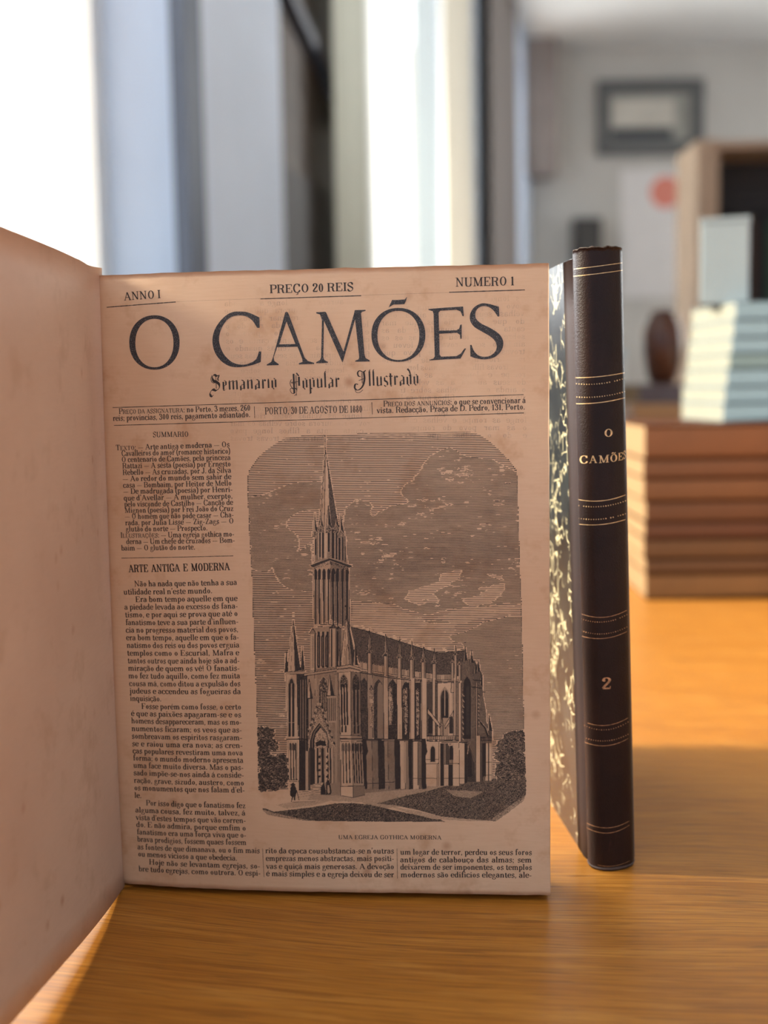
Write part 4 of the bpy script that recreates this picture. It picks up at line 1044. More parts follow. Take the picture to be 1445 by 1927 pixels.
cloud(cE((470, 470), (480, 400), (540, 350), (610, 375), (600, 440), (700, 385), (800, 372), (740, 330), (760, 290), (830, 230), (880, 150), (980, 100), (1060, 150), (1170, 160), (1290, 220), (1440, 240), (1440, 860), (1250, 850), (1100, 870), (980, 880), (870, 905), (760, 880), (700, 850), (520, 845), (330, 800), (330, 520)), .53)
def shade(P, dt, soft=40):
    """deepen or lighten a passage of the sky gradually"""
    global TONE
    m = np.zeros((NY, NX)); r = pmask(P); m[r[0], r[1]] = r[2]
    TONE = (TONE + dt * np.clip(blur(m, int(soft * RS / 2)) + .12 * N5, 0, 1) * FINE).astype(np.float32)
shade(cE((520, 600), (760, 560), (1000, 540), (1300, 560), (1380, 640), (1150, 680), (980, 690), (800, 740), (520, 760)), .10)
shade(cE((840, 230), (980, 120), (1060, 160), (1240, 180), (1240, 330), (900, 350)), -.05)
for P in (((760, 835), (790, 790), (930, 750), (940, 705), (1040, 690), (1020, 730), (900, 800), (930, 840), (830, 860)), ((1040, 830), (1130, 805), (1110, 775), (1240, 755), (1240, 790), (1180, 850), (1080, 870)), ((1150, 705), (1220, 720), (1240, 745), (1190, 730))):
    cloud(cE(*P), .26, 4, .8, fine=False)
cloud(cE((515, 860), (640, 845), (760, 890), (880, 935), (960, 900), (1040, 868), (1440, 855), (1440, 905), (1230, 905), (1130, 930), (1000, 960), (1010, 1010), (960, 1075), (700, 1060), (515, 980)), .29, 6, .45, fine=False)
cloud(cE((820, 935), (960, 925), (1000, 950), (860, 945)), .50, 5, .5, False)
cloud(cE((1440, 905), (1240, 915), (1140, 940), (1060, 985), (975, 1005), (990, 1030), (1040, 1040), (1060, 1100), (1060, 1500), (1440, 1500)), .53, 6, .4, rim=False)
# short bright nicks and dark flecks in the sky
for _ in range(210):
    x, y = rng.uniform(465, 985), rng.uniform(880, 1330)
    lin([(x, y), (x + rng.uniform(3, 9), y + rng.uniform(-.6, .6))], .8, .12); 
DET[:] = False
# open foreground
fillp(cE((60, 1755), (215, 1738), (560, 1690), (1190, 1690), (1345, 1690), (1345, 1900), (60, 1900)), .0)
fillp(cE((215, 1745), (600, 1690), (1190, 1690), (1345, 1700), (1340, 1790), (620, 1830), (560, 1800), (330, 1790), (230, 1790)), .33, var=.10)
fillp(cE((60, 1760), (210, 1750), (230, 1800), (160, 1820), (80, 1828)), .0)
fillp(cE((150, 1812), (250, 1795), (420, 1790), (330, 1815), (200, 1830)), .25, var=.1)
fillp(cE((240, 1735), (340, 1715), (300, 1790), (230, 1790)), .12)
for y in (1752, 1764, 1776): lin(cE((255, y), (330, y - 12)), .5, .7)
# --- trees
def foliage(c, blobs, n, t=.86):
    for x, y, rx, ry in blobs:
        a = np.linspace(0, 2 * math.pi, 40); k = 1 + .10 * np.sin(a * 7 + x) + .07 * rng.normal(0, 1, 40)
        fillp(c(*[(x + rx * kk * math.cos(q), y + ry * kk * math.sin(q)) for q, kk in zip(a, k)]), t - .08, var=.12)
    for x, y, rx, ry in blobs:
        for _ in range(int(n * rx * ry / 2500)):
            q = rng.uniform(0, 2 * math.pi); r = math.sqrt(rng.uniform(0, 1)); px, py = x + rx * r * math.cos(q), y + ry * r * math.sin(q)
            s = rng.uniform(5, 13); w = rng.uniform(-.9, .9)
            lin(c((px - s, py - s * w * .5), (px, py), (px + s, py + s * w)), .7, .30 if rng.random() < .5 else 1.0)
foliage(cD, [(175, 440, 55, 70), (245, 450, 75, 75), (230, 560, 105, 90), (300, 570, 55, 60), (200, 700, 75, 90), (380, 740, 80, 85), (270, 760, 130, 90), (230, 900, 95, 110), (370, 880, 95, 120), (300, 970, 150, 70), (190, 1020, 55, 40)], 14)
foliage(cC, [(1000, 1100, 110, 60), (1060, 1080, 50, 50), (930, 1170, 95, 75), (1040, 1180, 75, 80), (900, 1260, 80, 60), (1000, 1290, 110, 70), (1060, 1360, 50, 110), (950, 1390, 120, 90), (880, 1420, 60, 70), (1030, 1460, 80, 60)], 14, .80)
# --- meadow mounds
def grass(P, t, n, c=cE):
    fillp(c(*P), t, var=.13); X = [p[0] for p in P]; Y = [p[1] for p in P]; r = pmask(c(*P)); a, b, M = r
    k = 0
    while k < n:
        x, y = rng.uniform(min(X), max(X)), rng.uniform(min(Y), max(Y)); q = c((x, y))[0]; i, j = int((q[1] - OY) * RS) - a.start, int((q[0] - OX) * RS) - b.start
        k += 1
        if 0 <= i < M.shape[0] and 0 <= j < M.shape[1] and M[i, j]:
            s = rng.uniform(4, 12); lin(c((x, y), (x + s * rng.uniform(.3, 1), y - s * rng.uniform(.2, .9))), .6, 1.0 if rng.random() < .6 else .35)
grass([(83, 1830), (100, 1828), (140, 1845), (200, 1838), (330, 1822), (430, 1806), (520, 1803), (600, 1812), (680, 1830), (760, 1848), (860, 1868), (930, 1880), (960, 1893), (600, 1892), (300, 1888), (200, 1876), (110, 1860), (85, 1840)], .74, 500)
fillp(cE((85, 1832), (140, 1850), (250, 1875), (330, 1888), (200, 1877), (110, 1860)), .45, var=.2)
grass([(630, 1806), (720, 1782), (800, 1762), (880, 1745), (960, 1722), (1080, 1700), (1200, 1690), (1346, 1692), (1346, 1762), (1335, 1790), (1270, 1840), (1200, 1890), (1080, 1882), (940, 1868), (830, 1838), (720, 1815)], .70, 900)
fillp(cE((960, 1740), (1080, 1745), (1140, 1750), (1080, 1780), (1000, 1770)), .42, var=.15)
fillp(cE((700, 1822), (830, 1842), (960, 1872), (1190, 1888), (1080, 1890), (900, 1880), (780, 1850)), .28, var=.12)
fillp(cE((1345, 1765), (1335, 1792), (1270, 1842), (1205, 1890), (1180, 1880), (1260, 1820)), .45, var=.2)
# --- nave roof, wall, buttresses
fillp(cE((505, 960), (600, 985), (740, 1030), (860, 1068), (930, 1086), (1052, 1074), (1052, 1200), (920, 1195), (700, 1165), (545, 1135)), .73, var=.07)
for x in np.linspace(520, 925, 62):
    y = np.interp(x, [505, 600, 740, 860, 930], [960, 985, 1030, 1068, 1086]); h = rng.uniform(8, 20); lin(cE((x, y + 2), (x + rng.uniform(-3, 3), y - h)), .55, 1)
for x in np.linspace(930, 1045, 18): lin(cE((x, 1083 - (x - 930) * .07), (x + 1, 1070 - (x - 930) * .07)), .55, 1)
lin(cE((505, 962), (600, 987), (740, 1032), (860, 1070), (930, 1088), (1052, 1076)), .8, .95)
fillp(cE((545, 1170), (700, 1195), (920, 1222), (1020, 1222), (1020, 1500), (560, 1492)), .34)
fillp(cE((545, 1170), (700, 1195), (700, 1492), (560, 1492)), .56)
# wall bays (dark windows, lit piers), from the second crop
def bay(x0, x1, y0, y1, t): lancet(cA, x0, x1, y0, y1, t, var=.08)
bay(608, 662, 680, 1190, .78); bay(715, 795, 690, 1190, .80); lancet(cA, 745, 792, 715, 1180, .55); bay(832, 908, 690, 1190, .84); bay(948, 1012, 712, 1190, .84); bay(1062, 1103, 720, 1190, .84)
for x0, x1, t in ((662, 705, .42), (795, 832, .22), (905, 946, .10), (1010, 1056, .08), (1103, 1140, .12)):
    fillp(cA((x0, 650), (x1, 655), (x1 + 4, 1195), (x0 + 4, 1195)), t); lin(cA((x0, 655), (x0 + 4, 1195)), .6, .9); lin(cA((x1, 655), (x1 + 4, 1195)), .7, .95)
    lin(cA(((x0 + x1) / 2 + 4, 700), ((x0 + x1) / 2 + 6, 1190)), .4, .6)
# statues under canopies on the buttresses
for x, y in ((695, 760), (850, 740), (970, 760), (1075, 770)):
    fillp(cA((x - 14, y + 10), (x, y - 12), (x + 14, y + 10), (x + 16, y + 60), (x + 24, y + 170), (x + 12, y + 330), (x - 8, y + 330), (x - 12, y + 170)), .55, var=.3)
    lin(cA((x - 16, y + 18), (x, y - 16), (x + 16, y + 18)), 1.0, .95); lin(cA((x - 2, y + 60), (x - 6, y + 190), (x, y + 320)), 1.2, .1)
    fillp(cA((x - 16, y + 100), (x + 10, y + 96), (x + 20, y + 130), (x - 6, y + 134)), .15)
# balustrade and pinnacles along the eaves
fillp(cE((550, 1128), (700, 1155), (920, 1190), (1005, 1188), (1005, 1216), (920, 1222), (700, 1196), (550, 1168)), .22)
for x in np.linspace(556, 1000, 74):
    y0 = np.interp(x, [550, 700, 920, 1005], [1133, 1160, 1195, 1192]); lin(cE((x, y0), (x, y0 + 24)), .55, .9)
for dy, w in ((0, .7), (32, 1.0), (42, 1.2), (50, 1.6)): lin(cE((550, 1130 + dy), (700, 1157 + dy), (920, 1190 + dy * .8), (1030, 1188 + dy * .8)), w, .92)
def pinn(c, x, y0, yb, ys, w):
    """small gabled pinnacle: spirelet, crockets, shaft"""
    fillp(c((x, y0), (x - w * .42, yb), (x + w * .42, yb)), .55); fillp(c((x, y0), (x - w * .3, yb), (x, yb)), .2)
    lin(c((x, y0 - 6), (x, yb)), .8, 1); lin(c((x, y0), (x - w * .45, yb)), .6, 1); lin(c((x, y0), (x + w * .45, yb)), .8, 1)
    fillp(c((x - w * .9, yb + w * .6), (x - w * .3, yb - w * .5), (x, yb - w * .1), (x + w * .3, yb - w * .5), (x + w * .9, yb + w * .6), (x + w * .5, yb + w * 1.0), (x - w * .5, yb + w)), .75, var=.25)
    lin(c((x - w * .8, yb + w * .8), (x - w * .15, yb - w * .2), (x + w * .5, yb + w * .8)), .6, .1)
    fillp(c((x - w * .45, yb + w * .8), (x + w * .45, yb + w * .8), (x + w * .45, ys), (x - w * .45, ys)), .22); fillp(c((x + w * .1, yb + w * .8), (x + w * .5, yb + w * .8), (x + w * .5, ys), (x + w * .1, ys)), .62)
    lin(c((x - w * .45, yb + w * .8), (x - w * .45, ys)), .7, 1); lin(c((x + w * .5, yb + w * .8), (x + w * .5, ys)), .8, 1)
for x, y0, yb, ys in ((597, 958, 1072, 1185), (675, 990, 1085, 1195), (741, 1005, 1095, 1205), (799, 1020, 1105, 1212), (854, 1048, 1115, 1218), (907, 1066, 1122, 1222)): pinn(cE, x, y0, yb, ys, 21)
for x, y0, yb, ys in ((470, 245, 330, 580), (440, 370, 400, 580), (505, 390, 420, 580)): pinn(cC, x, y0, yb, ys, 26)
cross(cC, 555, 240, 12); spire(cC, 555, 262, 530, 580, 420, 552, .6, .88)
# --- choir and chapels on the right
fillp(cC((520, 420), (600, 380), (640, 400), (690, 490), (715, 530), (718, 700), (745, 860), (750, 960), (800, 1060), (800, 1500), (520, 1520)), .66, var=.07)
for x, y in ((612, 295), (645, 390), (672, 375), (697, 500)): spire(cC, x, y, x - 17, x + 19, y + 130, x - 2, .55, .9); rect(cC, x - 14, y + 125, x + 16, y + 230, .70)
lancet(cC, 540, 605, 545, 1110, .92); lancet(cC, 560, 596, 620, 1080, .80)
for x0, x1, y0, y1, t in ((650, 664, 600, 1140, .25), (652, 690, 1080, 1500, .10), (505, 520, 600, 1140, .12), (690, 712, 1150, 1490, .72), (740, 764, 1150, 1490, .12), (770, 798, 1150, 1490, .12), (716, 740, 1150, 1450, .92)): rect(cC, x0, y0, x1, y1, t); lin(cC((x0, y0), (x0, y1)), .6, 1); lin(cC((x1, y0), (x1, y1)), .7, 1)
for y in (575, 640): lin(cC((620, y), (710, y + 10)), 1.4, .95)
lin(cC((715, 685), (750, 682)), 1.2, .95)
for k in range(18): lin(cC((528 + rng.uniform(0, 8), 680 + k * 25), (538 + rng.uniform(-4, 12), 694 + k * 25 + rng.uniform(0, 12))), 1.1, .12 if k % 2 else .95); lin(cC((670 + rng.uniform(0, 8), 700 + k * 17), (680 + rng.uniform(-6, 10), 712 + k * 17)), 1.0, .2 if k % 2 else .95)
spire(cC, 772, 885, 752, 802, 1040, 770, .35, .9); rect(cC, 760, 1035, 800, 1130, .75)
lin(cC((690, 960), (735, 1010), (760, 1085)), 2.4, .95); lin(cC((697, 952), (745, 1005), (768, 1070)), .8, .1)
for y in (1095, 1128): lin(cC((690, y), (800, y)), 1.2, .95)
for x in np.linspace(696, 755, 9): lin(cC((x, 1095), (x, 1128)), .6, .9)
for y in (1320, 1440): lin(cC((740, y), (800, y)), .9, .9)
# gable porch at the right
fillp(cC((570, 1500), (572, 1210), (590, 1150), (640, 1310), (645, 1500)), .78); lin(cC((575, 1250), (590, 1155), (640, 1320)), 1.2, .15); lin(cC((585, 1150), (645, 1325)), .8, 1); lancet(cC, 578, 612, 1230, 1450, .95)
# lit choir wall with its window
fillp(cC((300, 605), (432, 600), (440, 1085), (300, 1085)), .07); lancet(cC, 328, 412, 636, 1000, .45); lancet(cC, 336, 404, 656, 920, .80); lin(cC((370, 660), (370, 900)), 1.0, .2)
for x in (352, 388): lancet(cC, x - 10, x + 10, 740, 920, .95)
fillp(cC((335, 920), (410, 920), (400, 1080), (340, 1080)), .35); lin(cC((328, 920), (328, 1080)), .5, .7)
rect(cC, 424, 600, 452, 690, .2); lin(cC((424, 690), (430, 600), (455, 600), (452, 690), (424, 690)), .9, .95)
for x0, x1, t in ((452, 470, .10), (470, 500, .60), (262, 284, .12), (284, 304, .72), (205, 262, .74), (162, 205, .08), (100, 150, .86), (62, 96, .10), (0, 48, .84)):
    rect(cC, x0, 560 + (40 if t > .5 else 0), x1, 1130, t, var=.06 if t > .5 else 0); lin(cC((x0, 575), (x0, 1130)), .6, .9); lin(cC((x1, 575), (x1, 1130)), .7, .95)
for x, y in ((125, 660), (20, 650)):
    fillp(cC((x - 16, y + 10), (x - 2, y - 10), (x + 12, y + 12), (x + 8, y + 120), (x + 16, y + 230), (x + 4, y + 420), (x - 10, y + 420), (x - 14, y + 230)), .5, var=.3)
    for k in range(16): lin(cC((x - 14 + rng.uniform(0, 10), y + rng.uniform(0, 400)), (x + rng.uniform(-6, 14), y + rng.uniform(0, 400))) if False else [q for q in cC((x - 10 + rng.uniform(-4, 6), y + k * 26), (x + rng.uniform(-4, 12), y + k * 26 + rng.uniform(8, 24)))], 1.0, .15 if k % 2 else .95)
# flying buttresses
for P in (((216, 832), (326, 975), (326, 1010), (216, 880)), ((452, 850), (372, 985), (372, 1020), (440, 920))): fillp(cC(*P), .12); lin(cC(*P, P[0]), .9, .95)
lancet(cC, 222, 262, 900, 1060, .85); lancet(cC, 412, 446, 900, 1060, .8)
pinn(cC, 345, 885, 975, 1080, 22)
fillp(cC((205, 1085), (470, 1080), (470, 1118), (205, 1122)), .2)
for x in np.linspace(212, 466, 26): lin(cC((x, 1088), (x, 1118)), .6, .9)
for y in (1083, 1118, 1132): lin(cC((203, y), (500, y)), 1.0, .95)
# chapel
fillp(cC((186, 1140), (316, 1140), (316, 1535), (190, 1535)), .07); lancet(cC, 234, 290, 1158, 1325, .30); lancet(cC, 243, 282, 1172, 1318, .90)
lin(cC((186, 1296), (330, 1296)), .6, .9); lin(cC((186, 1334), (305, 1334)), .9, .95); lin(cC((188, 1466), (300, 1468)), .9, .9)
fillp(cC((300, 1345), (335, 1300), (360, 1300), (400, 1330), (400, 1345)), .15); lin(cC((300, 1345), (335, 1300)), .9, 1)
for x0, x1, y0, t in ((316, 332, 1140, .12), (332, 356, 1150, .92), (356, 384, 1150, .60), (384, 404, 1150, .75), (404, 440, 1170, .55), (440, 500, 1150, .10), (300, 316, 1345, .15), (332, 356, 1345, .92), (360, 402, 1345, .12), (404, 440, 1345, .90), (440, 500, 1330, .08)):
    rect(cC, x0, y0, x1, 1535, t); lin(cC((x0, y0), (x0, 1535)), .6, .95)
lancet(cC, 412, 446, 1168, 1300, .9); lin(cC((404, 1334), (500, 1334)), 1, .95); lin(cC((360, 1468), (500, 1468)), .8, .9)
fillp(cC((500, 1140), (550, 1140), (552, 1515), (504, 1515)), .07); lin(cC((500, 1140), (504, 1515)), .8, 1); lin(cC((550, 1140), (552, 1515)), .9, 1); rect(cC, 552, 1150, 572, 1510, .88); lin(cC((497, 1142), (570, 1142)), 1.5, .95); lin(cC((504, 1468), (552, 1466)), .8, .9)
# lower part of the nave
fillp(cA((618, 1195), (1140, 1195), (1140, 1590), (640, 1630)), .55, var=.06)
for x0, x1, t in ((625, 650, .86), (650, 700, .52), (700, 750, .60), (750, 800, .84), (800, 830, .50), (830, 885, .58), (885, 930, .88), (930, 968, .14), (968, 1000, .52), (1000, 1030, .86), (1030, 1080, .08), (1080, 1108, .62), (1108, 1140, .86)):
    fillp(cA((x0, 1200), (x1, 1200), (x1 + 8, 1595), (x0 + 8, 1600)), t, var=.05 if t > .3 else 0); lin(cA((x0, 1200), (x0 + 8, 1600)), .6, .95)
for y, w in ((1188, 1.6), (1200, .6)): lin(cA((610, y), (1140, y)), w, .95)
for x0, x1, y in ((650, 760, 1555), (780, 900, 1545), (1030, 1140, 1510)): lin(cA((x0, y), (x1, y - 6)), .9, .95)
for x in (620, 750, 885, 1005, 1110): fillp(cA((x, 1185), (x + 30, 1185), (x + 48, 1290), (x + 24, 1340), (x + 6, 1290)), .92)
rect(cC, 70, 1140, 80, 1530, .75); rect(cC, 82, 1140, 126, 1530, .07); rect(cC, 128, 1140, 160, 1530, .62); rect(cC, 160, 1140, 186, 1530, .88); rect(cC, 18, 1140, 40, 1510, .55); rect(cC, 0, 1140, 18, 1510, .3)
lin(cC((82, 1140), (82, 1530)), .6, 1); lin(cC((126, 1140), (126, 1530)), .7, 1); lin(cC((60, 1128), (200, 1130)), 1.4, .95); lin(cC((80, 1470), (186, 1470)), .8, .9)
# --- west front between the turrets
fillp(cA((120, 640), (430, 620), (445, 1640), (160, 1620)), .50, var=.06)
rect(cA, 378, 640, 440, 1640, .56, var=.06); rect(cA, 395, 660, 412, 1620, .40)
fillp(cA((150, 650), (250, 640), (250, 800), (150, 830)), .40)
lancet(cA, 256, 346, 660, 970, .35); lancet(cA, 264, 338, 674, 960, .82, var=.25)
for k in range(26):
    x, y = rng.uniform(270, 332), rng.uniform(690, 800); lin(cA((x, y), (x + rng.uniform(-9, 9), y + rng.uniform(4, 12))), .9, .15)
for x in (285, 302, 318): lin(cA((x, 800), (x, 950)), .8, .3)
spire(cA, 182, 690, 156, 210, 850, 190, .10, .80); spire(cA, 353, 655, 330, 388, 830, 358, .10, .85)
stripes(cA, 155, 206, 850, 1100, 4, .25, .85); stripes(cA, 330, 402, 835, 1045, 5, .22, .82); rect(cA, 326, 828, 406, 848, .3); lin(cA((322, 830), (406, 828)), 1.2, .95); lin(cA((150, 850), (210, 850)), 1.2, .95); rect(cA, 345, 1035, 406, 1050, .3)
lin(cA((235, 640), (240, 830)), 3.2, .3); lin(cA((228, 640), (232, 830)), .8, .95)
# portal gable, arch, door
fillp(cA((265, 880), (405, 1245), (390, 1290), (265, 1010), (165, 1290), (140, 1255)), .42, var=.28)
for s in (-1, 1):
    for k in range(15):
        f = k / 14; x = 265 + s * (10 + 122 * f); y = 900 + 350 * f; fillp(cA((x - 9, y - 6), (x + 2, y - 13), (x + 10, y - 1), (x + 2, y + 8)), .95 if k % 2 else .12)
lin(cA((265, 905), (150, 1262)), .9, .95); lin(cA((265, 905), (402, 1252)), .9, .95); lin(cA((265, 930), (180, 1200)), .8, .95); lin(cA((265, 930), (365, 1180)), .8, .95)
fillp(cA((265, 935), (310, 1050), (265, 1035), (222, 1050)), .45, var=.45)
lancet(cA, 182, 352, 1040, 1300, .22); lancet(cA, 190, 346, 1052, 1300, .85); lancet(cA, 204, 340, 1064, 1300, .60); lancet(cA, 212, 336, 1076, 1300, .88); lancet(cA, 226, 334, 1092, 1300, .34, var=.32)
fillp(cA((238, 1215), (270, 1195), (318, 1205), (322, 1245), (280, 1235), (242, 1250)), .95)
for x0, x1, t in ((160, 184, .22), (184, 226, .80), (226, 246, .16), (246, 258, .80), (258, 272, .22), (272, 284, .35), (284, 302, .90), (302, 312, .30), (312, 332, .12), (332, 340, .80), (340, 352, .18), (352, 362, .80), (362, 376, .20)):
    fillp(cA((x0, 1260), (x1, 1260), (x1 + 4, 1575), (x0 + 4, 1585)), t); lin(cA((x0, 1260), (x0 + 4, 1580)), .5, .95)
for x, y in ((268, 1300), (330, 1300)):
    for k in range(8): fillp(cA((x - 9, y + k * 27), (x + 8, y + k * 27 - 4), (x + 11, y + k * 27 + 12), (x - 6, y + k * 27 + 16)), .92 if (k + int(x)) % 2 else .15)
fillp(cA((200, 1560), (300, 1545), (300, 1640), (120, 1620)), .12)
for k in range(6): lin(cA((196 - k * 15, 1562 + k * 11), (300, 1556 + k * 14)), .6, .9)
rect(cA, 362, 1550, 378, 1640, .3); fillp(cA((300, 1560), (440, 1540), (440, 1650), (300, 1650)), .50, var=.05)
# --- left turret
spire(cE, 233, 925, 204, 268, 1172, 240, .16, .80, .9); lin(cE((233, 930), (222, 1170)), .5, .8); lin(cE((233, 940), (252, 1170)), .7, .95); cross(cE, 233, 903, 10)
spire(cE, 200, 1066, 192, 208, 1175, 200, .8, .95); spire(cE, 276, 1050, 268, 287, 1172, 276, .75, .95)
fillp(cE((193, 1176), (252, 1172), (290, 1168), (290, 1190), (252, 1190), (195, 1190)), .35); lin(cE((190, 1178), (252, 1174), (290, 1172)), 1.0, 1); lin(cE((193, 1192), (290, 1188)), 1.2, 1)
fillp(cE((197, 1190), (250, 1190), (258, 1500), (208, 1500)), .14); fillp(cE((250, 1190), (300, 1186), (304, 1735), (258, 1500)), .80, var=.06)
fillp(cE((256, 1190), (300, 1186), (305, 1730), (262, 1735)), .82, var=.06)
lancet(cE, 206, 244, 1200, 1300, .35); lancet(cE, 211, 222, 1228, 1488, .92); lancet(cE, 228, 239, 1228, 1488, .92); lancet(cE, 216, 234, 1208, 1232, .8)
lin(cE((197, 1190), (208, 1500)), .8, 1); lin(cE((250, 1190), (256, 1500)), .8, 1); lin(cE((212, 1420), (244, 1418)), .8, .2); stripes(cE, 262, 296, 1215, 1700, 3, .84, .60)
rect(cE, 200, 1486, 262, 1498, .15); lin(cE((198, 1500), (262, 1498), (300, 1500)), 1.8, 1)
fillp(cD((455, 520), (556, 520), (566, 940), (466, 945)), .14)
for x in (478, 506, 532): fillp(cD((x, 600), (x + 11, 600), (x + 16, 935), (x + 5, 935)), .90); lancet(cD, x - 8, x + 15, 540, 620, .75)
lin(cD((455, 520), (466, 945)), .8, 1); lin(cD((556, 520), (566, 1040)), .8, 1); lin(cD((466, 930), (562, 930)), .9, .95)
fillp(cD((466, 950), (566, 945), (568, 1040), (470, 1030)), .10); lin(cD((466, 948), (566, 944)), .7, .95); rect(cD, 568, 520, 640, 1040, .86, var=.05); rect(cD, 640, 630, 665, 1040, .3); rect(cD, 665, 630, 690, 1040, .75)
# --- tower: lower stage
fillp(cA((190, 300), (215, 272), (355, 250), (385, 235), (440, 270), (470, 290), (470, 610), (190, 632)), .42)
stripes(cA, 240, 350, 300, 600, 3, .22, .86, .55)
for x in (248, 282, 316): lancet(cA, x, x + 27, 318, 590, .90, var=.1); lin(cA((x + 13, 345), (x + 13, 580)), .8, .4)
rect(cA, 192, 320, 236, 632, .14); rect(cA, 204, 335, 222, 600, .4); rect(cA, 226, 320, 238, 630, .85); fillp(cA((180, 322), (211, 270), (242, 320)), .55); lin(cA((180, 322), (211, 272), (240, 320)), 1.2, 1); lin(cA((192, 320), (192, 632)), .8, 1)
rect(cA, 350, 262, 400, 600, .18); rect(cA, 362, 280, 372, 590, .9); rect(cA, 398, 270, 448, 600, .68); rect(cA, 410, 300, 420, 590, .95); fillp(cA((345, 275), (384, 232), (412, 275)), .85, var=.2); fillp(cA((398, 280), (420, 250), (452, 282)), .85, var=.2)
lin(cA((350, 262), (352, 600)), .8, 1); lin(cA((140, 650), (190, 640), (415, 606)), 1.8, .95); lin(cA((190, 626), (410, 592)), .8, .9)
fillp(cA((140, 650), (190, 640), (415, 608), (415, 622), (190, 655), (140, 665)), .3); lin(cA((140, 668), (420, 625)), 1.0, .95)
# belfry
fillp(cS((158, 1470), (338, 1410), (345, 2010), (170, 2100)), .20); fillp(cS((338, 1410), (530, 1490), (545, 2120), (345, 2010)), .58, var=.05)
for x in (168, 208, 255, 303): lancet(cS, x, x + 38, 1480, 1570, .40); lancet(cS, x + 4, x + 34, 1486, 1600, .92); fillp(cS((x + 8, 1590), (x + 24, 1590), (x + 26, 2060), (x + 12, 2060)), .86); lin(cS((x + 32, 1590), (x + 34, 2060)), .5, .8); lin(cS((x + 1, 1590), (x + 4, 2060)), .4, .7)
for x in (352, 398, 452, 498): lancet(cS, x, x + 36, 1480, 1620, .92); fillp(cS((x + 4, 1590), (x + 22, 1590), (x + 24, 2080), (x + 8, 2080)), .92); lin(cS((x + 30, 1500), (x + 31, 2080)), .8, .22); lin(cS((x + 36, 1520), (x + 37, 2080)), .6, .9)
lin(cS((158, 1480), (170, 2060)), .9, 1); lin(cS((340, 1480), (346, 2040)), .8, .95); lin(cS((530, 1490), (545, 2080)), .9, 1)
fillp(cS((128, 1452), (332, 1378), (564, 1456), (560, 1468), (530, 1478), (335, 1402), (155, 1474), (140, 1468)), .80); fillp(cS((155, 1474), (335, 1404), (335, 1440), (158, 1500)), .45, var=.25); fillp(cS((335, 1404), (530, 1480), (530, 1505), (335, 1440)), .75, var=.2); lin(cS((132, 1448), (332, 1376)), .8, .15)
# belfry top stage
fillp(cS((165, 1100), (205, 1050), (480, 1060), (498, 1180), (505, 1340), (525, 1440), (335, 1376), (165, 1430), (175, 1340)), .52, var=.06)
for x0, x1, y0, y1, t in ((168, 178, 1150, 1420, .15), (180, 192, 1180, 1345, .9), (196, 210, 1120, 1400, .6), (214, 222, 1080, 1390, .18), (224, 238, 1110, 1370, .92), (242, 252, 1080, 1390, .2), (254, 274, 1090, 1380, .86), (278, 304, 900, 1380, .10), (304, 314, 1100, 1320, .3), (314, 332, 1110, 1310, .95), (336, 352, 1090, 1350, .5), (354, 378, 1080, 1380, .86), (382, 392, 1100, 1390, .4), (394, 408, 1110, 1390, .9), (412, 420, 1080, 1400, .35), (422, 440, 1110, 1400, .85), (444, 456, 1120, 1400, .5), (458, 474, 1150, 1400, .9), (476, 486, 1160, 1420, .5), (488, 500, 1150, 1420, .85)): rect(cS, x0, y0, x1, y1, t)
# spire
fillp(cS((287, 240), (222, 1060), (258, 1060)), .30); fillp(cS((287, 250), (252, 1060), (276, 1060)), .08); fillp(cS((289, 250), (276, 1060), (300, 1060)), .25); fillp(cS((290, 300), (286, 1060), (352, 1060)), .08); fillp(cS((290, 280), (312, 480), (328, 830), (352, 1060), (420, 1060), (300, 300)), .72, var=.05)
lin(cS((286, 250), (222, 1050)), 1.0, 1); lin(cS((288, 250), (420, 1040)), 1.0, 1); lin(cS((288, 300), (274, 1050)), .9, .95); lin(cS((286, 255), (245, 1040)), .4, .8)
lin(cS((286, 105), (286, 300)), 1.1, 1); fillp(cS((275, 238), (286, 226), (298, 238), (286, 250)), 1); lin(cS((268, 178), (300, 145)), .9, 1); lin(cS((278, 150), (292, 172)), .7, 1); lin(cS((262, 118), (266, 102), (276, 104), (280, 118), (290, 106)), 1.1, 1)
for x, y0, w, yb in ((178, 900, 26, 1110), (242, 945, 26, 1065), (318, 832, 30, 1065), (400, 940, 30, 1065), (445, 905, 30, 1115)):
    spire(cS, x, y0, x - w * .8, x + w, yb, x + 2, .16, .8, .8); fillp(cS((x - w, yb), (x, yb - 38), (x + w, yb), (x + w, yb + 50), (x - w, yb + 50)), .62, var=.3); lin(cS((x - w, yb + 10), (x, yb - 36), (x + w, yb + 10)), .7, .12)
# --- corner turret
spire(cA, 492, 140, 438, 575, 578, 516, .10, .78, .9); lin(cA((492, 160), (470, 575)), .7, .8); fillp(cA((494, 170), (516, 578), (535, 578), (505, 250)), .55); lin(cA((492, 150), (516, 575)), .8, .95); lin(cA((500, 250), (552, 560)), .7, .95)
cross(cA, 490, 92, 15); fillp(cA((478, 90), (490, 76), (502, 90), (490, 106)), .9)
spire(cA, 430, 440, 418, 446, 578, 430, .3, .8); spire(cA, 560, 395, 545, 585, 575, 560, .3, .85); fillp(cA((486, 470), (498, 400), (512, 470), (512, 575), (486, 575)), .3); lin(cA((486, 575), (486, 470), (498, 402), (512, 470)), .7, .95)
fillp(cA((410, 590), (520, 570), (606, 598), (606, 630), (520, 622), (412, 640)), .25); lin(cA((410, 590), (520, 572), (606, 600)), 1.0, 1); lin(cA((412, 612), (520, 600), (604, 620)), 1.6, .9); lin(cA((414, 640), (520, 628), (604, 640)), .8, 1)
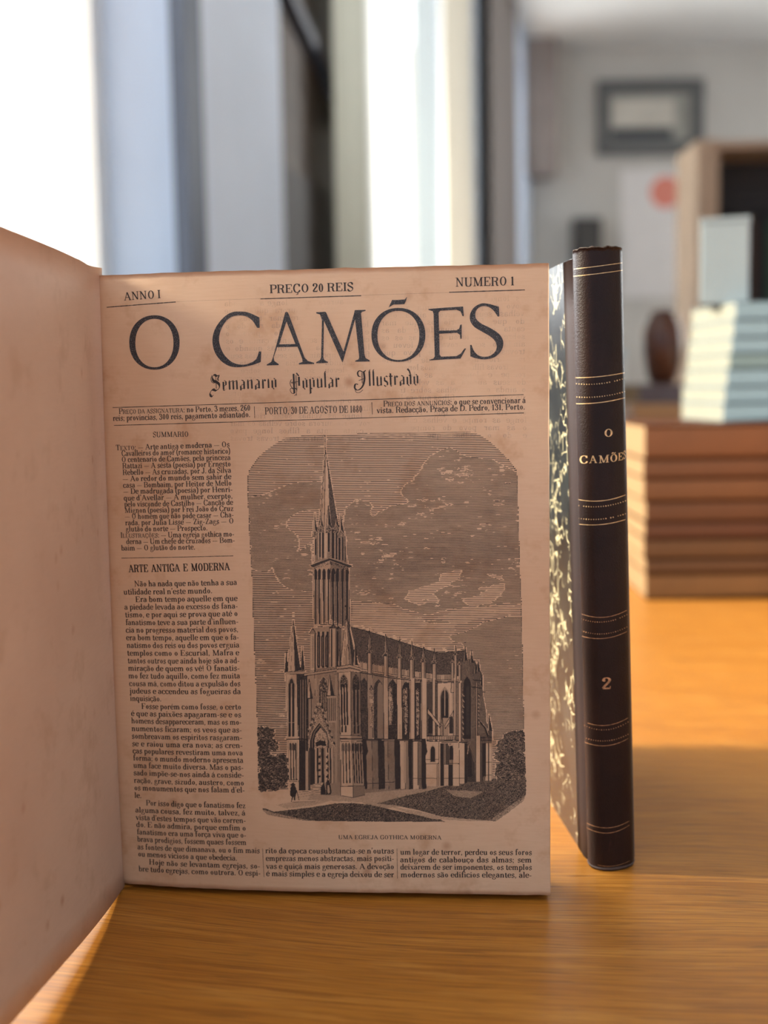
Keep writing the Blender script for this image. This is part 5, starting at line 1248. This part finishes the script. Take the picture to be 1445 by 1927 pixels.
fillp(cA((422, 640), (525, 630), (530, 1165), (440, 1170)), .15); fillp(cA((525, 630), (604, 640), (612, 1165), (530, 1165)), .60, var=.05)
lancet(cA, 430, 506, 640, 760, .45); lancet(cA, 438, 500, 652, 760, .78, var=.3)
for x in (440, 464, 486): fillp(cA((x, 735), (x + 14, 735), (x + 20, 1070), (x + 6, 1070)), .92)
lancet(cA, 540, 596, 650, 780, .85, var=.2)
for x in (546, 574): fillp(cA((x, 735), (x + 14, 735), (x + 18, 1070), (x + 4, 1070)), .95)
for x in (448, 476): lancet(cA, x, x + 16, 1070, 1130, .85)
for x in (552, 580): lancet(cA, x, x + 14, 1070, 1140, .9)
lin(cA((422, 640), (440, 1170)), .9, 1); lin(cA((525, 630), (530, 1165)), .9, 1); lin(cA((604, 640), (612, 1165)), .9, 1)
fillp(cA((436, 1155), (528, 1150), (614, 1155), (620, 1200), (530, 1206), (440, 1200)), .18); fillp(cA((528, 1150), (614, 1155), (620, 1200), (530, 1206)), .5); lin(cA((436, 1160), (528, 1155), (614, 1160)), 1.0, .95); lin(cA((438, 1184), (530, 1184), (618, 1184)), 1.8, 1); lin(cA((440, 1204), (530, 1208), (620, 1204)), .9, 1)
fillp(cA((444, 1206), (532, 1208), (546, 1570), (444, 1575)), .14); fillp(cA((532, 1208), (618, 1206), (636, 1570), (546, 1570)), .42)
for x in (456, 482, 508): fillp(cA((x, 1275), (x + 9, 1275), (x + 16, 1550), (x + 7, 1550)), .92); lancet(cA, x - 6, x + 16, 1215, 1285, .70)
for x in (542, 562, 582, 602): fillp(cA((x, 1275), (x + 9, 1275), (x + 20, 1550), (x + 11, 1550)), .92); lancet(cA, x - 6, x + 13, 1215, 1285, .8)
lin(cA((444, 1206), (444, 1575)), .8, 1); lin(cA((532, 1208), (546, 1570)), .8, .9); lin(cA((618, 1206), (638, 1570)), 1.0, 1)
fillp(cA((440, 1580), (545, 1578), (545, 1668), (440, 1652)), .05); fillp(cA((545, 1578), (640, 1572), (642, 1648), (545, 1668)), .58); lin(cA((436, 1578), (545, 1574), (642, 1570)), 1.2, .95); lin(cA((440, 1580), (440, 1652), (545, 1668), (642, 1648)), .8, .95); lin(cA((545, 1575), (545, 1668)), .8, .95)
# --- passers-by
fillp(cD((478, 985), (500, 966), (515, 958), (520, 970), (538, 985), (524, 990), (540, 1020), (546, 1065), (534, 1100), (530, 1150), (522, 1158), (516, 1110), (505, 1120), (498, 1160), (486, 1162), (494, 1110), (474, 1090), (482, 1020), (494, 992)), .97)
lin(cD((545, 1040), (572, 1148)), 1.0, 1); lin(cD((500, 1165), (740, 1158)), 1.2, .55)
fillp(cD((800, 1010), (815, 985), (820, 968), (834, 975), (838, 1000), (850, 1050), (845, 1085), (800, 1086), (796, 1050)), .95)
fillp(cD((852, 960), (866, 930), (872, 910), (888, 918), (890, 950), (902, 1000), (910, 1060), (900, 1086), (850, 1088), (856, 1030)), .9); fillp(cD((866, 985), (885, 985), (894, 1060), (880, 1080), (868, 1060)), .3); fillp(cD((872, 918), (884, 920), (884, 936), (872, 936)), .2)
# --- outline of the block
OUTL = cE((10, 240), (25, 205), (70, 145), (110, 112), (160, 78), (200, 58), (300, 48), (480, 42), (700, 34), (900, 28), (1060, 26), (1120, 42), (1160, 68), (1200, 100), (1240, 140), (1280, 180), (1300, 215), (1306, 250), (1310, 430), (1318, 650), (1326, 900), (1330, 1100), (1336, 1400), (1345, 1690), (1345, 1760), (1332, 1795), (1270, 1842), (1200, 1893), (950, 1895), (600, 1893), (300, 1890), (200, 1878), (110, 1862), (83, 1835), (85, 1826), (66, 1800), (64, 1757), (58, 1440), (44, 1080), (30, 700), (18, 480))
r_ = pmask(OUTL); inside = np.zeros((NY, NX), bool); inside[r_[0], r_[1]] = r_[2]
edge_ = blur(inside.astype(float), int(2.2 * RS)); inside &= (edge_ + .10 * N3) > .56
top_fade = np.clip((PYY - 812 + 6 * N2) / 10, 0, 1)
TONE = np.where(inside, np.clip(TONE, 0, 1) * np.where(DET, 1, .55 + .45 * top_fade), 0)
rim = inside & (edge_ < .80) & (N3 > -.3) & (PYY > 860) & (PYY < 1490); TONE = np.where(rim, np.maximum(TONE, .9), TONE)
# --- cut into ink: ruled lines in the sky, close lines in the building
QS = []
def cut(rows, step, half, mask, tone_gain, wob):
    xs = np.arange(OX + 1, OX + NX / RS - 1, step)
    ix = np.clip(((xs - OX) * RS).astype(int), 0, NX - 1)
    ph = rng.uniform(0, 6, 4)
    for y in rows:
        w = wob * (np.sin(xs / 61 + ph[0] + y / 90) + .6 * np.sin(xs / 23 + ph[1] + y / 37)) if wob else np.zeros(len(xs))
        yl = y + w - (xs - 740) * .014
        iy = ((yl - OY) * RS).astype(int); ok = (iy >= 0) & (iy < NY); iy = np.clip(iy, 0, NY - 1)
        t = np.where(ok & mask[iy, ix], TONE[iy, ix] * tone_gain, 0.0)
        if not wob: t = np.where(t > .80, t + .16, np.where(t > .5, t + (t - .5) * .5, t))
        t = np.where(t < .05, 0, np.minimum(t, 1.15))
        a = yl - t * half; b = yl + t * half
        on = (t[:-1] > 0) & (t[1:] > 0)
        if not on.any(): continue
        P = np.stack([np.stack([xs[:-1], a[:-1]], 1), np.stack([xs[1:], a[1:]], 1), np.stack([xs[1:], b[1:]], 1), np.stack([xs[:-1], b[:-1]], 1)], 1)[on]
        # straight runs of even thickness become one piece
        QS.append(P)
PITCH_E = 3.35
rows = np.arange(OY - 8, OY + NY / RS + 8, PITCH_E)
sky = ~DET
cut(rows, 2.4, PITCH_E / 2, sky & ~FINE, 1.0, .35)
cut(np.arange(OY - 8, OY + NY / RS + 8, PITCH_E / 2), 2.0, PITCH_E / 4, sky & FINE, 1.0, .45)
cut(np.arange(OY - 8, OY + NY / RS + 8, .84), .84, .42, DET, 1.0, 0)
QP = np.concatenate(QS)
eng = ink_obj('church_engraving', [px2uv(QP)], INK, PG, .00002)
